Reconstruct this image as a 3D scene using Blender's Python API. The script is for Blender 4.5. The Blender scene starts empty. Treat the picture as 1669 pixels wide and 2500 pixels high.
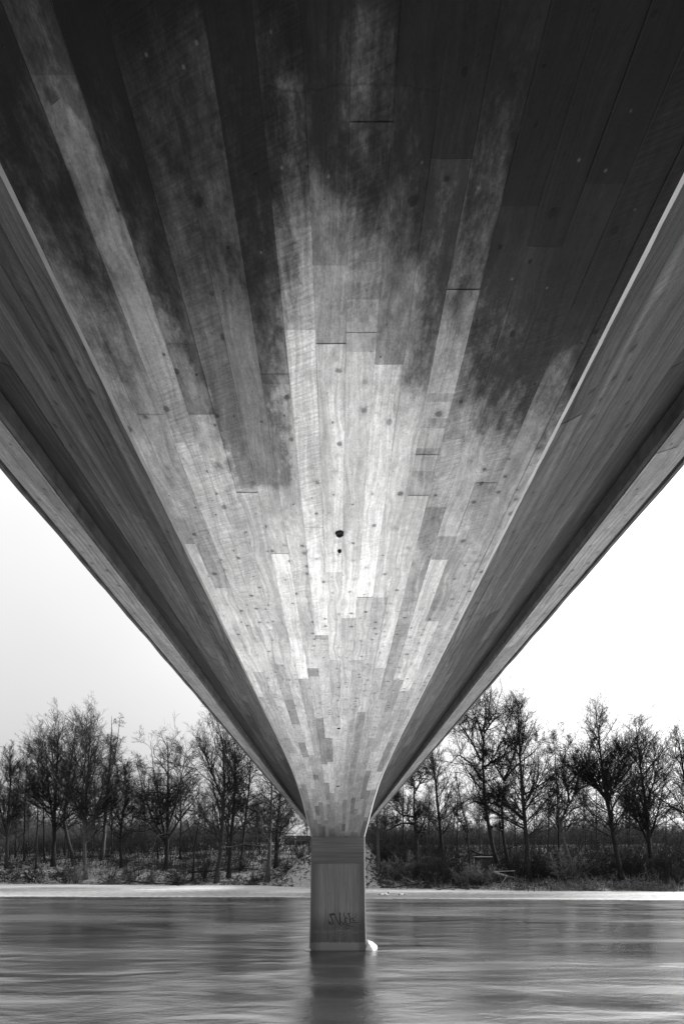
import bpy, math, random
import numpy as np
from mathutils import Vector

# ------------------------------------------------------------------ camera, sky, sun, exposure
SC = bpy.context.scene
COL = SC.collection
SC.view_settings.view_transform = 'Standard'
SC.view_settings.look = 'None'
SC.view_settings.exposure = 2.24
SC.view_settings.gamma = 1.0
SC.cycles.max_bounces = 8
SC.cycles.diffuse_bounces = 5
SC.cycles.caustics_reflective = True
SC.cycles.sample_clamp_indirect = 6.0

camd = bpy.data.cameras.new("camera")
cam = bpy.data.objects.new("camera", camd)
COL.objects.link(cam)
camd.sensor_fit = 'HORIZONTAL'
camd.sensor_width = 24.0
camd.lens = 17.0
camd.shift_x = 0.0066
camd.shift_y = 0.5105
camd.clip_start = 0.05
camd.clip_end = 3000
cam.location = (-0.02, 0, 0)                 # z = 0 is the photographer's eye; the river lies at WZ
cam.rotation_euler = (math.radians(90), 0, 0)
SC.camera = cam

SUN_EL, SUN_AZ = 24.0, 62.0                  # degrees; azimuth clockwise from the bridge axis (+Y) to the right (+X)
world = bpy.data.worlds.new("World")
SC.world = world
world.use_nodes = True
nt = world.node_tree
nt.nodes.clear()
w_out = nt.nodes.new('ShaderNodeOutputWorld')
w_bg = nt.nodes.new('ShaderNodeBackground')
w_bg.inputs['Strength'].default_value = 0.072
w_sky = nt.nodes.new('ShaderNodeTexSky')
w_sky.sky_type = 'NISHITA'
w_sky.sun_disc = False
w_sky.sun_elevation = math.radians(SUN_EL)
w_sky.sun_rotation = math.radians(SUN_AZ)
w_sky.dust_density = 5.0
w_sky.air_density = 1.0
w_bw = nt.nodes.new('ShaderNodeRGBToBW')
# overcast: brighter towards the zenith and round the veiled sun, soft cloud shapes, blended with the clear sky model
w_tc = nt.nodes.new('ShaderNodeTexCoord')
w_no = nt.nodes.new('ShaderNodeTexNoise')
w_no.inputs['Scale'].default_value = 1.5
w_no.inputs['Detail'].default_value = 3
w_dot = nt.nodes.new('ShaderNodeVectorMath'); w_dot.operation = 'DOT_PRODUCT'
w_dot.inputs[1].default_value = (math.sin(math.radians(SUN_AZ)) * math.cos(math.radians(SUN_EL)), math.cos(math.radians(SUN_AZ)) * math.cos(math.radians(SUN_EL)), math.sin(math.radians(SUN_EL)))
w_sep = nt.nodes.new('ShaderNodeSeparateXYZ')
def wm(op, a, b=0.0):
    n_ = nt.nodes.new('ShaderNodeMath'); n_.operation = op
    for k_, v_ in enumerate((a, b)):
        if isinstance(v_, (int, float)): n_.inputs[k_].default_value = v_
        else: nt.links.new(v_, n_.inputs[k_])
    return n_.outputs[0]
nt.links.new(w_sky.outputs[0], w_bw.inputs[0])
nt.links.new(w_tc.outputs['Generated'], w_no.inputs['Vector'])
nt.links.new(w_tc.outputs['Generated'], w_dot.inputs[0])
nt.links.new(w_tc.outputs['Generated'], w_sep.inputs[0])
_glow = wm('POWER', wm('MAXIMUM', w_dot.outputs['Value'], 0.0), 2.0)
_ov = wm('ADD', wm('ADD', 1.35, wm('MULTIPLY', wm('MAXIMUM', w_sep.outputs[2], 0.0), 3.4)), wm('MULTIPLY', _glow, 2.4))
_ov = wm('MULTIPLY', _ov, wm('ADD', 0.75, wm('MULTIPLY', w_no.outputs['Fac'], 0.5)))
w_mx = nt.nodes.new('ShaderNodeMix')
w_mx.data_type = 'FLOAT'
w_mx.inputs['Factor'].default_value = 0.88
nt.links.new(w_bw.outputs[0], w_mx.inputs['A'])
nt.links.new(_ov, w_mx.inputs['B'])
nt.links.new(w_mx.outputs['Result'], w_bg.inputs['Color'])
nt.links.new(w_bg.outputs[0], w_out.inputs[0])

sund = bpy.data.lights.new("sun", 'SUN')
sund.energy = 2.8
sund.angle = math.radians(14)
sund.color = (1.0, 0.995, 0.985)
sun = bpy.data.objects.new("sun", sund)
COL.objects.link(sun)
_e, _a = math.radians(SUN_EL), math.radians(SUN_AZ)
_to = Vector((math.sin(_a) * math.cos(_e), math.cos(_a) * math.cos(_e), math.sin(_e)))
sun.rotation_euler = _to.to_track_quat('Z', 'Y').to_euler()

# ------------------------------------------------------------------ helpers
rng = np.random.default_rng(7)
WZ = -3.43                                    # river level
PY = 18.5                                     # front face of the pier
SOF = 2.03                                    # soffit height


def tag(o, label=None, cat=None, group=None, kind=None):
    if label: o["label"] = label
    if cat: o["category"] = cat
    if group: o["group"] = group
    if kind: o["kind"] = kind
    return o


def empty(name, loc=(0, 0, 0)):
    o = bpy.data.objects.new(name, None)
    o.location = loc
    o.empty_display_size = 0.3
    COL.objects.link(o)
    return o


def mesh_np(name, V, F, mat, parent=None, smooth=False, uv=None, tone=None):
    """V (n,3); F (m,k) array or list of lists; geometry in world space, shifted under its parent"""
    me = bpy.data.meshes.new(name)
    V = np.asarray(V, dtype=np.float32)
    off = np.array(parent_world(parent), dtype=np.float32)
    V = V - off
    if isinstance(F, np.ndarray):
        m, k = F.shape
        me.vertices.add(len(V)); me.vertices.foreach_set('co', V.ravel())
        me.loops.add(m * k); me.loops.foreach_set('vertex_index', F.astype(np.int32).ravel())
        me.polygons.add(m)
        me.polygons.foreach_set('loop_start', np.arange(0, m * k, k, dtype=np.int32))
        me.update(calc_edges=True)
    else:
        me.from_pydata([tuple(v) for v in V], [], F)
        me.update()
    if smooth:
        me.polygons.foreach_set('use_smooth', [True] * len(me.polygons))
    if uv is not None:
        ul = me.uv_layers.new(name='UVMap')
        idx = np.empty(len(me.loops), dtype=np.int32)
        me.loops.foreach_get('vertex_index', idx)
        ul.data.foreach_set('uv', np.asarray(uv, dtype=np.float32)[idx].ravel())
    if tone is not None:
        a = me.attributes.new('tone', 'FLOAT', 'FACE')
        a.data.foreach_set('value', np.asarray(tone, dtype=np.float32))
    me.materials.append(mat)
    me.validate()
    o = bpy.data.objects.new(name, me)
    COL.objects.link(o)
    if parent is not None:
        o.parent = parent
    return o


def parent_world(p):
    x = y = z = 0.0
    while p is not None:
        x += p.location[0]; y += p.location[1]; z += p.location[2]
        p = p.parent
    return (x, y, z)


class MB:
    """collects boxes, prisms and tubes for one mesh"""
    def __init__(s): s.v = []; s.f = []
    def add(s, v, f):
        n = len(s.v); s.v += [tuple(q) for q in v]; s.f += [[i + n for i in q] for q in f]; return s
    def box(s, c, d, rz=0.0, bev=0.0):
        cx, cy, cz = c; hx, hy, hz = d[0] / 2, d[1] / 2, d[2] / 2
        cs, sn = math.cos(rz), math.sin(rz)
        b = bev
        pts = []
        for z, q in ((-hz, b), (-hz + b, 0), (hz - b, 0), (hz, b)) if b else ((-hz, 0), (hz, 0)):
            for x, y in ((-hx + q, -hy + q), (hx - q, -hy + q), (hx - q, hy - q), (-hx + q, hy - q)):
                pts.append((cx + x * cs - y * sn, cy + x * sn + y * cs, cz + z))
        L = len(pts) // 4
        f = [[3, 2, 1, 0], [4 * (L - 1) + i for i in range(4)]]
        for k in range(L - 1):
            for i in range(4):
                j = (i + 1) % 4
                f.append([4 * k + i, 4 * k + j, 4 * k + 4 + j, 4 * k + 4 + i])
        return s.add(pts, f)
    def tube(s, path, radii, n=8, cap=True):
        path = [Vector(p) for p in path]
        if not hasattr(radii, '__len__'): radii = [radii] * len(path)
        pts = []; f = []
        up = Vector((0, 0, 1))
        for i, p in enumerate(path):
            t = (path[min(i + 1, len(path) - 1)] - path[max(i - 1, 0)]).normalized()
            a = t.cross(up)
            if a.length < 0.05: a = t.cross(Vector((1, 0, 0)))
            a.normalize(); b = t.cross(a)
            for k in range(n):
                an = 2 * math.pi * k / n
                pts.append(p + (a * math.cos(an) + b * math.sin(an)) * radii[i])
        for i in range(len(path) - 1):
            for k in range(n):
                j = (k + 1) % n
                f.append([i * n + k, i * n + j, (i + 1) * n + j, (i + 1) * n + k])
        if cap:
            f.append(list(range(n))[::-1]); f.append([(len(path) - 1) * n + k for k in range(n)])
        return s.add(pts, f)
    def build(s, name, mat, parent=None, smooth=False):
        return mesh_np(name, s.v, s.f, mat, parent, smooth)


# ------------------------------------------------------------------ materials
def new_mat(name):
    m = bpy.data.materials.new(name); m.use_nodes = True
    t = m.node_tree; t.nodes.clear()
    out = t.nodes.new('ShaderNodeOutputMaterial')
    b = t.nodes.new('ShaderNodeBsdfPrincipled')
    t.links.new(b.outputs[0], out.inputs[0])
    return m, t, b


class NB:
    """tiny node builder: every value is a socket or a number"""
    def __init__(s, t): s.t = t
    def _in(s, sock, v):
        if isinstance(v, (int, float)): sock.default_value = v
        elif isinstance(v, tuple): sock.default_value = v
        else: s.t.links.new(v, sock)
    def m(s, op, a, b=0.0, c=None, clamp=False):
        n = s.t.nodes.new('ShaderNodeMath'); n.operation = op; n.use_clamp = clamp
        s._in(n.inputs[0], a); s._in(n.inputs[1], b)
        if c is not None: s._in(n.inputs[2], c)
        return n.outputs[0]
    def step(s, x, lo, hi, a=0.0, b=1.0):
        n = s.t.nodes.new('ShaderNodeMapRange'); n.interpolation_type = 'SMOOTHSTEP'
        for k, v in zip(('Value', 'From Min', 'From Max', 'To Min', 'To Max'), (x, lo, hi, a, b)): s._in(n.inputs[k], v)
        return n.outputs[0]
    def lin(s, x, lo, hi, a=0.0, b=1.0):
        n = s.t.nodes.new('ShaderNodeMapRange')
        for k, v in zip(('Value', 'From Min', 'From Max', 'To Min', 'To Max'), (x, lo, hi, a, b)): s._in(n.inputs[k], v)
        return n.outputs[0]
    def vec(s, x, y, z=0.0):
        n = s.t.nodes.new('ShaderNodeCombineXYZ')
        for k, v in enumerate((x, y, z)): s._in(n.inputs[k], v)
        return n.outputs[0]
    def noise(s, v, scale, detail=3.0, rough=0.55, dist=0.0):
        n = s.t.nodes.new('ShaderNodeTexNoise')
        s._in(n.inputs['Vector'], v); s._in(n.inputs['Scale'], scale); s._in(n.inputs['Detail'], detail)
        s._in(n.inputs['Roughness'], rough); s._in(n.inputs['Distortion'], dist)
        return n.outputs['Fac']
    def voro(s, v, scale, feature='F1'):
        n = s.t.nodes.new('ShaderNodeTexVoronoi'); n.feature = feature
        s._in(n.inputs['Vector'], v); s._in(n.inputs['Scale'], scale)
        return n
    def uv(s):
        n = s.t.nodes.new('ShaderNodeTexCoord'); x = s.t.nodes.new('ShaderNodeSeparateXYZ')
        s.t.links.new(n.outputs['UV'], x.inputs[0]); return x.outputs[0], x.outputs[1]
    def pos(s):
        n = s.t.nodes.new('ShaderNodeNewGeometry'); x = s.t.nodes.new('ShaderNodeSeparateXYZ')
        s.t.links.new(n.outputs['Position'], x.inputs[0]); return x.outputs[0], x.outputs[1], x.outputs[2]
    def attr(s, name):
        n = s.t.nodes.new('ShaderNodeAttribute'); n.attribute_name = name; return n.outputs['Fac']
    def grey(s, v):
        return s.vec(v, v, v)
    def mix(s, f, a, b):
        n = s.t.nodes.new('ShaderNodeMix'); n.data_type = 'FLOAT'
        s._in(n.inputs['Factor'], f); s._in(n.inputs['A'], a); s._in(n.inputs['B'], b); return n.outputs['Result']
    def bump(s, h, strength, dist):
        n = s.t.nodes.new('ShaderNodeBump'); s._in(n.inputs['Strength'], strength); s._in(n.inputs['Distance'], dist)
        s._in(n.inputs['Height'], h); return n.outputs[0]


BW = 0.118                                     # width of one shuttering board


def board_concrete(name, base, u0=0.0, stain_shade=0.0, knots=1.0, seed=0.0, width=BW, mottle=1.0, tmean=0.85, skin=0.6):
    """concrete cast against sawn boards: grain, knots, joints, mottling"""
    m, t, b = new_mat(name); n = NB(t)
    u, v = n.uv()
    tone = n.attr('tone')
    k = n.m('DIVIDE', n.m('SUBTRACT', u, u0), width)
    ki = n.m('FLOOR', k); kf = n.m('FRACT', k)
    # every board has its own stretch of wood
    sh = n.m('MULTIPLY', ki, 3.71 + seed)
    wob = n.noise(n.vec(n.m('MULTIPLY', u, 5.0), n.m('ADD', n.m('MULTIPLY', v, 1.6), sh), seed), 1.0, 2, 0.5)
    ug = n.m('ADD', n.m('MULTIPLY', u, 75.0), n.m('MULTIPLY', wob, 22.0))
    grain = n.noise(n.vec(ug, n.m('ADD', n.m('MULTIPLY', v, 2.2), sh), seed), 1.0, 4, 0.6)
    rings = n.m('SINE', n.m('MULTIPLY', n.noise(n.vec(n.m('MULTIPLY', u, 7.0), n.m('ADD', n.m('MULTIPLY', v, 0.9), sh), seed + 3), 1.0, 1, 0.4), 90.0))
    saw_pick = n.noise(n.vec(n.m('MULTIPLY', ki, 7.3), n.m('MULTIPLY', v, 0.5), seed + 9), 1.0, 0)
    saw = n.noise(n.vec(n.m('MULTIPLY', u, 9.0), n.m('MULTIPLY', n.m('ADD', v, n.m('MULTIPLY', u, 0.35)), 95.0), seed), 1.0, 2, 0.5)
    sawm = n.m('MULTIPLY', n.step(saw_pick, 0.5, 0.6), n.m('SUBTRACT', saw, 0.5))
    mot = n.noise(n.vec(n.m('MULTIPLY', u, 2.6), n.m('ADD', n.m('MULTIPLY', v, 1.3), n.m('MULTIPLY', ki, 0.23)), seed + 5), 1.0, 5, 0.62)
    fine = n.noise(n.vec(n.m('MULTIPLY', u, 45.0), n.m('MULTIPLY', v, 30.0), seed + 1), 1.0, 4, 0.7)
    cloud0 = n.noise(n.vec(n.m('MULTIPLY', u, 30.0), n.m('MULTIPLY', v, 22.0), seed + 41), 1.0, 2, 0.5)
    # knots
    vr = n.voro(n.vec(u, n.m('ADD', v, sh), seed), 9.0)
    vr.inputs['Randomness'].default_value = 1.0; vr.voronoi_dimensions = '2D'
    sep = t.nodes.new('ShaderNodeSeparateColor'); t.links.new(vr.outputs['Color'], sep.inputs[0])
    kr = n.m('MULTIPLY', n.m('POWER', sep.outputs[0], n.lin(v, 1.6, 3.5, 3.0, 1.1)), 0.20)
    kd = n.m('ADD', vr.outputs['Distance'], n.m('ADD', n.m('MULTIPLY', n.m('SUBTRACT', fine, 0.5), 0.09), n.m('MULTIPLY', n.m('SUBTRACT', cloud0, 0.5), 0.16)))
    knot = n.m('SUBTRACT', 1.0, n.step(kd, n.m('MULTIPLY', kr, 0.45), n.m('ADD', kr, 0.012)))
    knot = n.m('MULTIPLY', knot, n.step(sep.outputs[1], 0.25, 0.75, 0.15, 1.0))
    halo = n.m('SUBTRACT', 1.0, n.step(kd, kr, n.m('ADD', kr, 0.2)))
    halo = n.m('MULTIPLY', halo, n.step(kr, 0.03, 0.1))
    # joints between boards
    ed = n.m('MULTIPLY', n.m('MINIMUM', kf, n.m('SUBTRACT', 1.0, kf)), width)
    jn = n.noise(n.vec(n.m('MULTIPLY', n.m('ROUND', k), 5.1), n.m('MULTIPLY', v, 1.7), seed + 2), 1.0, 2)
    joint = n.m('MULTIPLY', n.m('SUBTRACT', 1.0, n.step(ed, 0.0008, 0.0042)), n.step(jn, 0.42, 0.72, 0.04, 0.7))
    # cement skin hides the difference between boards in irregular places
    blot = n.noise(n.vec(n.m('MULTIPLY', u, 4.2), n.m('MULTIPLY', v, 2.6), seed + 20), 1.0, 6, 0.68)
    fade = n.step(blot, 0.46, 0.62, 0.0, n.lin(v, 2.5, 6.0, skin, skin * 0.45))
    if tmean is None:                          # mean tone with light falloff painted in: dark near end, pale, darker towards pier
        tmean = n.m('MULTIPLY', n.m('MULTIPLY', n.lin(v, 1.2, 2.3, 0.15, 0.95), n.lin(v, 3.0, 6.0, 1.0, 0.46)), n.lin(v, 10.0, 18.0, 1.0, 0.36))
        tmean = n.m('MULTIPLY', tmean, n.lin(n.m('ABSOLUTE', u), 0.25, 0.9, 1.0, 0.66))  # falloff towards both sides, painted into the tone as well
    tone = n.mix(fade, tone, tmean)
    band = n.noise(n.vec(n.m('ADD', n.m('MULTIPLY', u, 34.0), n.m('MULTIPLY', wob, 5.0)), n.m('ADD', n.m('MULTIPLY', v, 0.55), sh), seed + 30), 1.0, 3, 0.6)
    cloud = n.noise(n.vec(n.m('MULTIPLY', u, 12.0), n.m('MULTIPLY', v, 7.0), seed + 40), 1.0, 8, 0.8)
    c = n.m('MULTIPLY', tone, base)
    c = n.m('MULTIPLY', c, n.lin(band, 0.32, 0.68, 1.0 - 0.28 * mottle ** 2, 1.0 + 0.18 * mottle ** 2))
    c = n.m('MULTIPLY', c, n.lin(cloud, 0.3, 0.7, 0.76, 1.18))
    c = n.m('MULTIPLY', c, n.lin(grain, 0.25, 0.75, 0.80, 1.16))
    c = n.m('MULTIPLY', c, n.m('ADD', 1.0, n.m('MULTIPLY', rings, 0.018)))
    c = n.m('MULTIPLY', c, n.m('ADD', 1.0, n.m('MULTIPLY', sawm, 0.9)))
    c = n.m('MULTIPLY', c, n.lin(mot, 0.3, 0.7, 1.0 - 0.22 * mottle, 1.0 + 0.17 * mottle))
    c = n.m('MULTIPLY', c, n.lin(fine, 0.25, 0.75, 0.82, 1.15))
    grit = n.noise(n.vec(n.m('MULTIPLY', u, 130.0), n.m('MULTIPLY', v, 95.0), seed + 50), 1.0, 3, 0.75)
    c = n.m('MULTIPLY', c, n.lin(grit, 0.3, 0.7, 0.80, 1.18))
    pv = n.voro(n.vec(u, v, seed + 6), 34.0)
    psep = t.nodes.new('ShaderNodeSeparateColor'); t.links.new(pv.outputs['Color'], psep.inputs[0])
    pit = n.m('MULTIPLY', n.m('SUBTRACT', 1.0, n.step(pv.outputs['Distance'], 0.08, 0.2)), n.step(psep.outputs[0], 0.72, 0.78))
    c = n.m('MULTIPLY', c, n.m('SUBTRACT', 1.0, n.m('MULTIPLY', pit, 0.35)))
    c = n.m('MULTIPLY', c, n.m('SUBTRACT', 1.0, n.m('MULTIPLY', knot, 0.62 * knots)))
    c = n.m('MULTIPLY', c, n.m('SUBTRACT', 1.0, n.m('MULTIPLY', halo, 0.10 * knots)))
    c = n.m('MULTIPLY', c, n.m('SUBTRACT', 1.0, n.m('MULTIPLY', joint, 0.4)))
    if stain_shade:
        # mottled marks along the boards, ragged edged, with near-end light falloff painted in
        sn = n.noise(n.vec(n.m('MULTIPLY', u, 5.0), n.m('MULTIPLY', v, 2.6), 11.0), 1.0, 9, 0.76)
        per = n.noise(n.vec(n.m('MULTIPLY', ki, 3.3), 0.5, 4.0), 1.0, 0)
        f = n.m('ADD', n.m('ADD', n.m('MULTIPLY', n.m('SUBTRACT', 1.9, v), 0.75), n.m('MULTIPLY', n.m('SUBTRACT', sn, 0.5), 1.7)), n.m('MULTIPLY', n.m('SUBTRACT', per, 0.5), 1.0))
        f = n.m('ADD', f, n.m('MULTIPLY', n.m('MULTIPLY', u, n.step(v, 2.6, 1.6)), 0.30))
        f = n.m('ADD', f, n.m('MULTIPLY', n.m('SUBTRACT', n.m('ABSOLUTE', n.m('ADD', u, 0.0)), 0.22), 0.42))
        st = n.step(f, -0.16, 0.55)
        gr = n.m('ADD', v, n.m('ADD', n.m('MULTIPLY', n.m('SUBTRACT', sn, 0.5), -1.3), n.m('MULTIPLY', n.m('ABSOLUTE', u), -0.35)))
        c = n.m('MULTIPLY', c, n.step(gr, 0.75, 1.75, 0.34, 1.0))  # near end and sides dimmed: light falloff put into the colour
        pn = n.noise(n.vec(n.m('MULTIPLY', u, 8.0), n.m('MULTIPLY', v, 4.5), 3.0), 1.0, 5, 0.7)
        pf = n.m('SUBTRACT', 0.185, n.m('ABSOLUTE', n.m('ADD', u, 0.435)))
        pf = n.m('ADD', pf, n.m('MULTIPLY', n.m('MAXIMUM', n.m('SUBTRACT', 2.1, v), 0.0), 0.16))
        pf = n.m('ADD', pf, n.m('MULTIPLY', n.m('SUBTRACT', pn, 0.52), 0.40))
        pf = n.m('MULTIPLY', n.step(pf, -0.01, 0.05), n.step(n.m('ADD', v, n.m('MULTIPLY', n.m('SUBTRACT', pn, 0.5), 0.2)), 2.67, 2.60))
        c = n.m('MULTIPLY', c, n.mix(pf, 1.0, 0.44))
        # hairline crack across the middle boards
        cw = n.noise(n.vec(n.m('MULTIPLY', u, 7.0), 0.3, 0.0), 1.0, 4, 0.6)
        ck = n.m('ABSOLUTE', n.m('SUBTRACT', v, n.m('ADD', 1.24, n.m('MULTIPLY', cw, 0.06))))
        ck = n.m('MULTIPLY', n.m('SUBTRACT', 1.0, n.step(ck, 0.001, 0.0035)), n.step(n.m('ABSOLUTE', n.m('ADD', u, 0.02)), 0.34, 0.22))
        c = n.m('MULTIPLY', c, n.m('SUBTRACT', 1.0, n.m('MULTIPLY', ck, 0.28)))
        # the marks and painted near-end falloff; the ragged ply patch is multiplied in above
        c = n.m('MULTIPLY', c, n.m('SUBTRACT', 1.0, n.m('MULTIPLY', st, stain_shade)))
        # splashes of pale grit
        gv = n.voro(n.vec(u, v, 2.0), 22.0)
        gs = t.nodes.new('ShaderNodeSeparateColor'); t.links.new(gv.outputs['Color'], gs.inputs[0])
        g = n.m('MULTIPLY', n.m('SUBTRACT', 1.0, n.step(gv.outputs['Distance'], 0.05, 0.13)), n.step(gs.outputs[0], 0.84, 0.88))
        c = n.m('ADD', c, n.m('MULTIPLY', g, 0.07))
    t.links.new(n.grey(c), b.inputs['Base Color'])
    b.inputs['Roughness'].default_value = 0.82
    b.inputs['Specular IOR Level'].default_value = 0.25
    h = n.m('ADD', n.m('ADD', n.m('MULTIPLY', grain, 0.6), n.m('MULTIPLY', sawm, 0.8)), n.m('ADD', n.m('MULTIPLY', fine, 0.5), n.m('MULTIPLY', knot, -0.5)))
    t.links.new(n.bump(n.m('SUBTRACT', h, n.m('MULTIPLY', joint, 1.0)), 0.5, 0.004), b.inputs['Normal'])
    return m


def plain(name, val, rough=0.85, scale=6.0, var=0.3, bump=0.0, spec=0.3):
    m, t, b = new_mat(name); n = NB(t)
    tc = t.nodes.new('ShaderNodeTexCoord')
    f = n.noise(tc.outputs['Object'], scale, 5, 0.65)
    c = n.m('MULTIPLY', val, n.lin(f, 0.3, 0.7, 1 - var, 1 + var))
    t.links.new(n.grey(c), b.inputs['Base Color'])
    b.inputs['Roughness'].default_value = rough
    b.inputs['Specular IOR Level'].default_value = spec
    if bump: t.links.new(n.bump(f, 0.6, bump), b.inputs['Normal'])
    return m


M = {}
M['soffit'] = board_concrete('soffit_concrete', 0.82, u0=0.014, stain_shade=0.91, seed=0.0, tmean=None)
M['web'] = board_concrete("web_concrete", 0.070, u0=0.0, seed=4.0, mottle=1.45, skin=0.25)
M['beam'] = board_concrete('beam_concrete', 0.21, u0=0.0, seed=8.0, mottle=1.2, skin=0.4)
M['edge_pier'] = plain('pier_chamfer_concrete', 0.085, 0.8, 9.0, 0.2, 0.002)
M['edge'] = plain('chamfer_concrete', 0.33, 0.8, 14.0, 0.22, 0.002)
M['slab'] = plain('slab_concrete', 0.25, 0.85, 3.0, 0.25, 0.004)
M['beam_body'] = plain('shade_dark_beam_concrete', 0.055, 0.9, 9.0, 0.5, 0.005)  # dark tone stands in for deep shade on the beam's inner face
M['rough'] = plain('rough_concrete', 0.16, 0.9, 30.0, 0.35, 0.006)
M['paint'] = plain('spray_paint', 0.012, 0.5, 30.0, 0.2)
M['paint_thin'] = plain('faded_marker', 0.075, 0.7, 30.0, 0.2)
M['hole'] = plain('drain_iron', 0.02, 0.7, 60.0, 0.5, 0.003)
M['bark'] = plain('bark', 0.026, 0.95, 5.0, 0.45, 0.01, 0.1)
M['bark_dark'] = plain('dark_bark', 0.018, 0.95, 5.0, 0.45, 0.01, 0.1)
M['bark_pale'] = plain('pale_bark', 0.050, 0.9, 5.0, 0.4, 0.01, 0.1)
M['twig'] = plain('twigs', 0.018, 0.95, 2.0, 0.3, 0, 0.05)
M['twig_grey'] = plain('grey_twigs', 0.042, 0.95, 1.0, 0.35, 0, 0.05)
M['twig_pale'] = plain('pale_dead_twigs', 0.13, 0.95, 1.5, 0.5, 0, 0.05)
M['deadwood'] = plain('bleached_wood', 0.2, 0.8, 4.0, 0.4, 0.01)
M['planks'] = plain('weathered_planks', 0.03, 0.9, 7.0, 0.35, 0.004)
M['reed'] = plain('dry_reed', 0.10, 0.9, 2.0, 0.4)
M['snowcap'] = plain('snow_cap', 0.42, 0.7, 3.0, 0.08, 0.02)
M['bird_white'] = plain('white_plumage', 0.75, 0.7, 30, 0.05)
M['bird_black'] = plain('black_plumage', 0.03, 0.6, 30, 0.1)

# pier face: vertical boards with drips; upper band of horizontal boards
def pier_mat(name, horizontal):
    m, t, b = new_mat(name); n = NB(t)
    x, y, z = n.pos()
    if horizontal:
        a, c2 = z, n.m('ADD', x, y)
        s1 = n.noise(n.vec(n.m('MULTIPLY', a, 26.0), n.m('MULTIPLY', c2, 0.7), 3.0), 1.0, 4, 0.6)
        s2 = n.noise(n.vec(n.m('MULTIPLY', a, 9.0), n.m('MULTIPLY', c2, 0.4), 7.0), 1.0, 2, 0.6)
        c = n.m('MULTIPLY', n.lin(s1, 0.3, 0.7, 0.72, 1.25), n.lin(s2, 0.3, 0.7, 0.75, 1.2))
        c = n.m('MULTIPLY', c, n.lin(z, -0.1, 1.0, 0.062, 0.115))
        h = s1
    else:
        a, c2 = n.m('ADD', x, n.m('MULTIPLY', y, 1.0)), z
        s1 = n.noise(n.vec(n.m('MULTIPLY', a, 22.0), n.m('MULTIPLY', c2, 0.8), 3.0), 1.0, 4, 0.6)
        s2 = n.noise(n.vec(n.m('MULTIPLY', a, 7.0), n.m('MULTIPLY', c2, 0.25), 7.0), 1.0, 2, 0.6)
        dp = n.noise(n.vec(n.m('MULTIPLY', a, 17.0), n.m('MULTIPLY', c2, 5.0), 1.0), 1.0, 5, 0.75)
        c = n.m('MULTIPLY', n.lin(s1, 0.3, 0.7, 0.75, 1.25), n.lin(s2, 0.3, 0.7, 0.78, 1.18))
        c = n.m('MULTIPLY', c, n.m('SUBTRACT', 1.0, n.m('MULTIPLY', n.step(dp, 0.58, 0.70), 0.5)))
        # wet, algae darkened foot with a crusted tide line above and rubbed concrete at the water
        wv = n.m('ADD', z, n.m('MULTIPLY', n.noise(n.vec(n.m('MULTIPLY', a, 6.0), 0.0, 0.0), 1.0, 4), 0.16))
        wet = n.step(wv, -1.75, -2.55)
        c = n.m('MULTIPLY', c, n.mix(wet, 1.0, 0.42))
        band = n.m('MULTIPLY', n.step(wv, -2.72, -2.67), n.step(wv, -2.54, -2.59))
        c = n.m('MULTIPLY', c, n.m('ADD', 1.0, n.m('MULTIPLY', band, n.lin(n.noise(n.vec(n.m('MULTIPLY', a, 4.0), n.m('MULTIPLY', z, 20.0), 2.0), 1.0, 3), 0.4, 0.6, 0.0, 0.55))))
        foot = n.step(wv, -3.03, -3.06)
        grit = n.noise(n.vec(n.m('MULTIPLY', a, 40.0), n.m('MULTIPLY', z, 40.0), 2.0), 1.0, 3, 0.7)
        c = n.mix(foot, c, n.lin(grit, 0.3, 0.7, 0.85, 1.25))
        c = n.m('MULTIPLY', c, n.m('SUBTRACT', 1.0, n.m('MULTIPLY', 0.50, n.step(n.m('ADD', n.m('ABSOLUTE', x), n.m('MULTIPLY', n.m('SUBTRACT', s2, 0.5), 0.5)), 0.62, 0.98))))  # side shading painted in: front darkens towards both edges
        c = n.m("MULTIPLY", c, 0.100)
        h = n.m('ADD', s1, dp)
    t.links.new(n.grey(c), b.inputs['Base Color'])
    b.inputs['Roughness'].default_value = 0.8
    t.links.new(n.bump(h, 0.5, 0.004), b.inputs['Normal'])
    return m
M['pier_v'] = pier_mat('pier_concrete', False)
M['pier_h'] = pier_mat('pier_head_concrete', True)


def ground_mat(name, kind):
    m, t, b = new_mat(name); n = NB(t)
    x, y, z = n.pos()
    p = n.vec(x, y, z)
    big = n.noise(p, 0.22, 5, 0.6)
    small = n.noise(p, 2.6, 6, 0.75)
    if kind == 'far':
        f = n.m('ADD', n.m('MULTIPLY', big, 0.7), n.m('MULTIPLY', small, 0.9))
        cov = n.step(f, 0.785, 0.83)
        c = n.mix(cov, n.lin(small, 0.3, 0.7, 0.015, 0.06), n.lin(small, 0.3, 0.7, 0.26, 0.38))
    elif kind == 'near':
        c = n.lin(small, 0.3, 0.7, 0.74, 0.84)  # bright snow laid out of view to bounce light onto the soffit
        f = n.m('ADD', n.m('MULTIPLY', big, 1.1), y)
        added_earth = n.step(n.m('ADD', n.m('MULTIPLY', n.m('SUBTRACT', small, 0.5), 1.6), y), 2.8, 2.2)  # dark earth strip placed to dim the soffit's near end
        c = n.mix(added_earth, c, n.lin(small, 0.3, 0.7, 0.02, 0.05))
    t.links.new(n.grey(c), b.inputs['Base Color'])
    b.inputs['Roughness'].default_value = 0.9
    b.inputs['Specular IOR Level'].default_value = 0.1
    t.links.new(n.bump(small, 0.7, 0.08), b.inputs['Normal'])
    return m
M['far'] = ground_mat('snowy_ground', 'far')
M['near'] = ground_mat('near_bank_bounce_snow', 'near')

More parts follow.
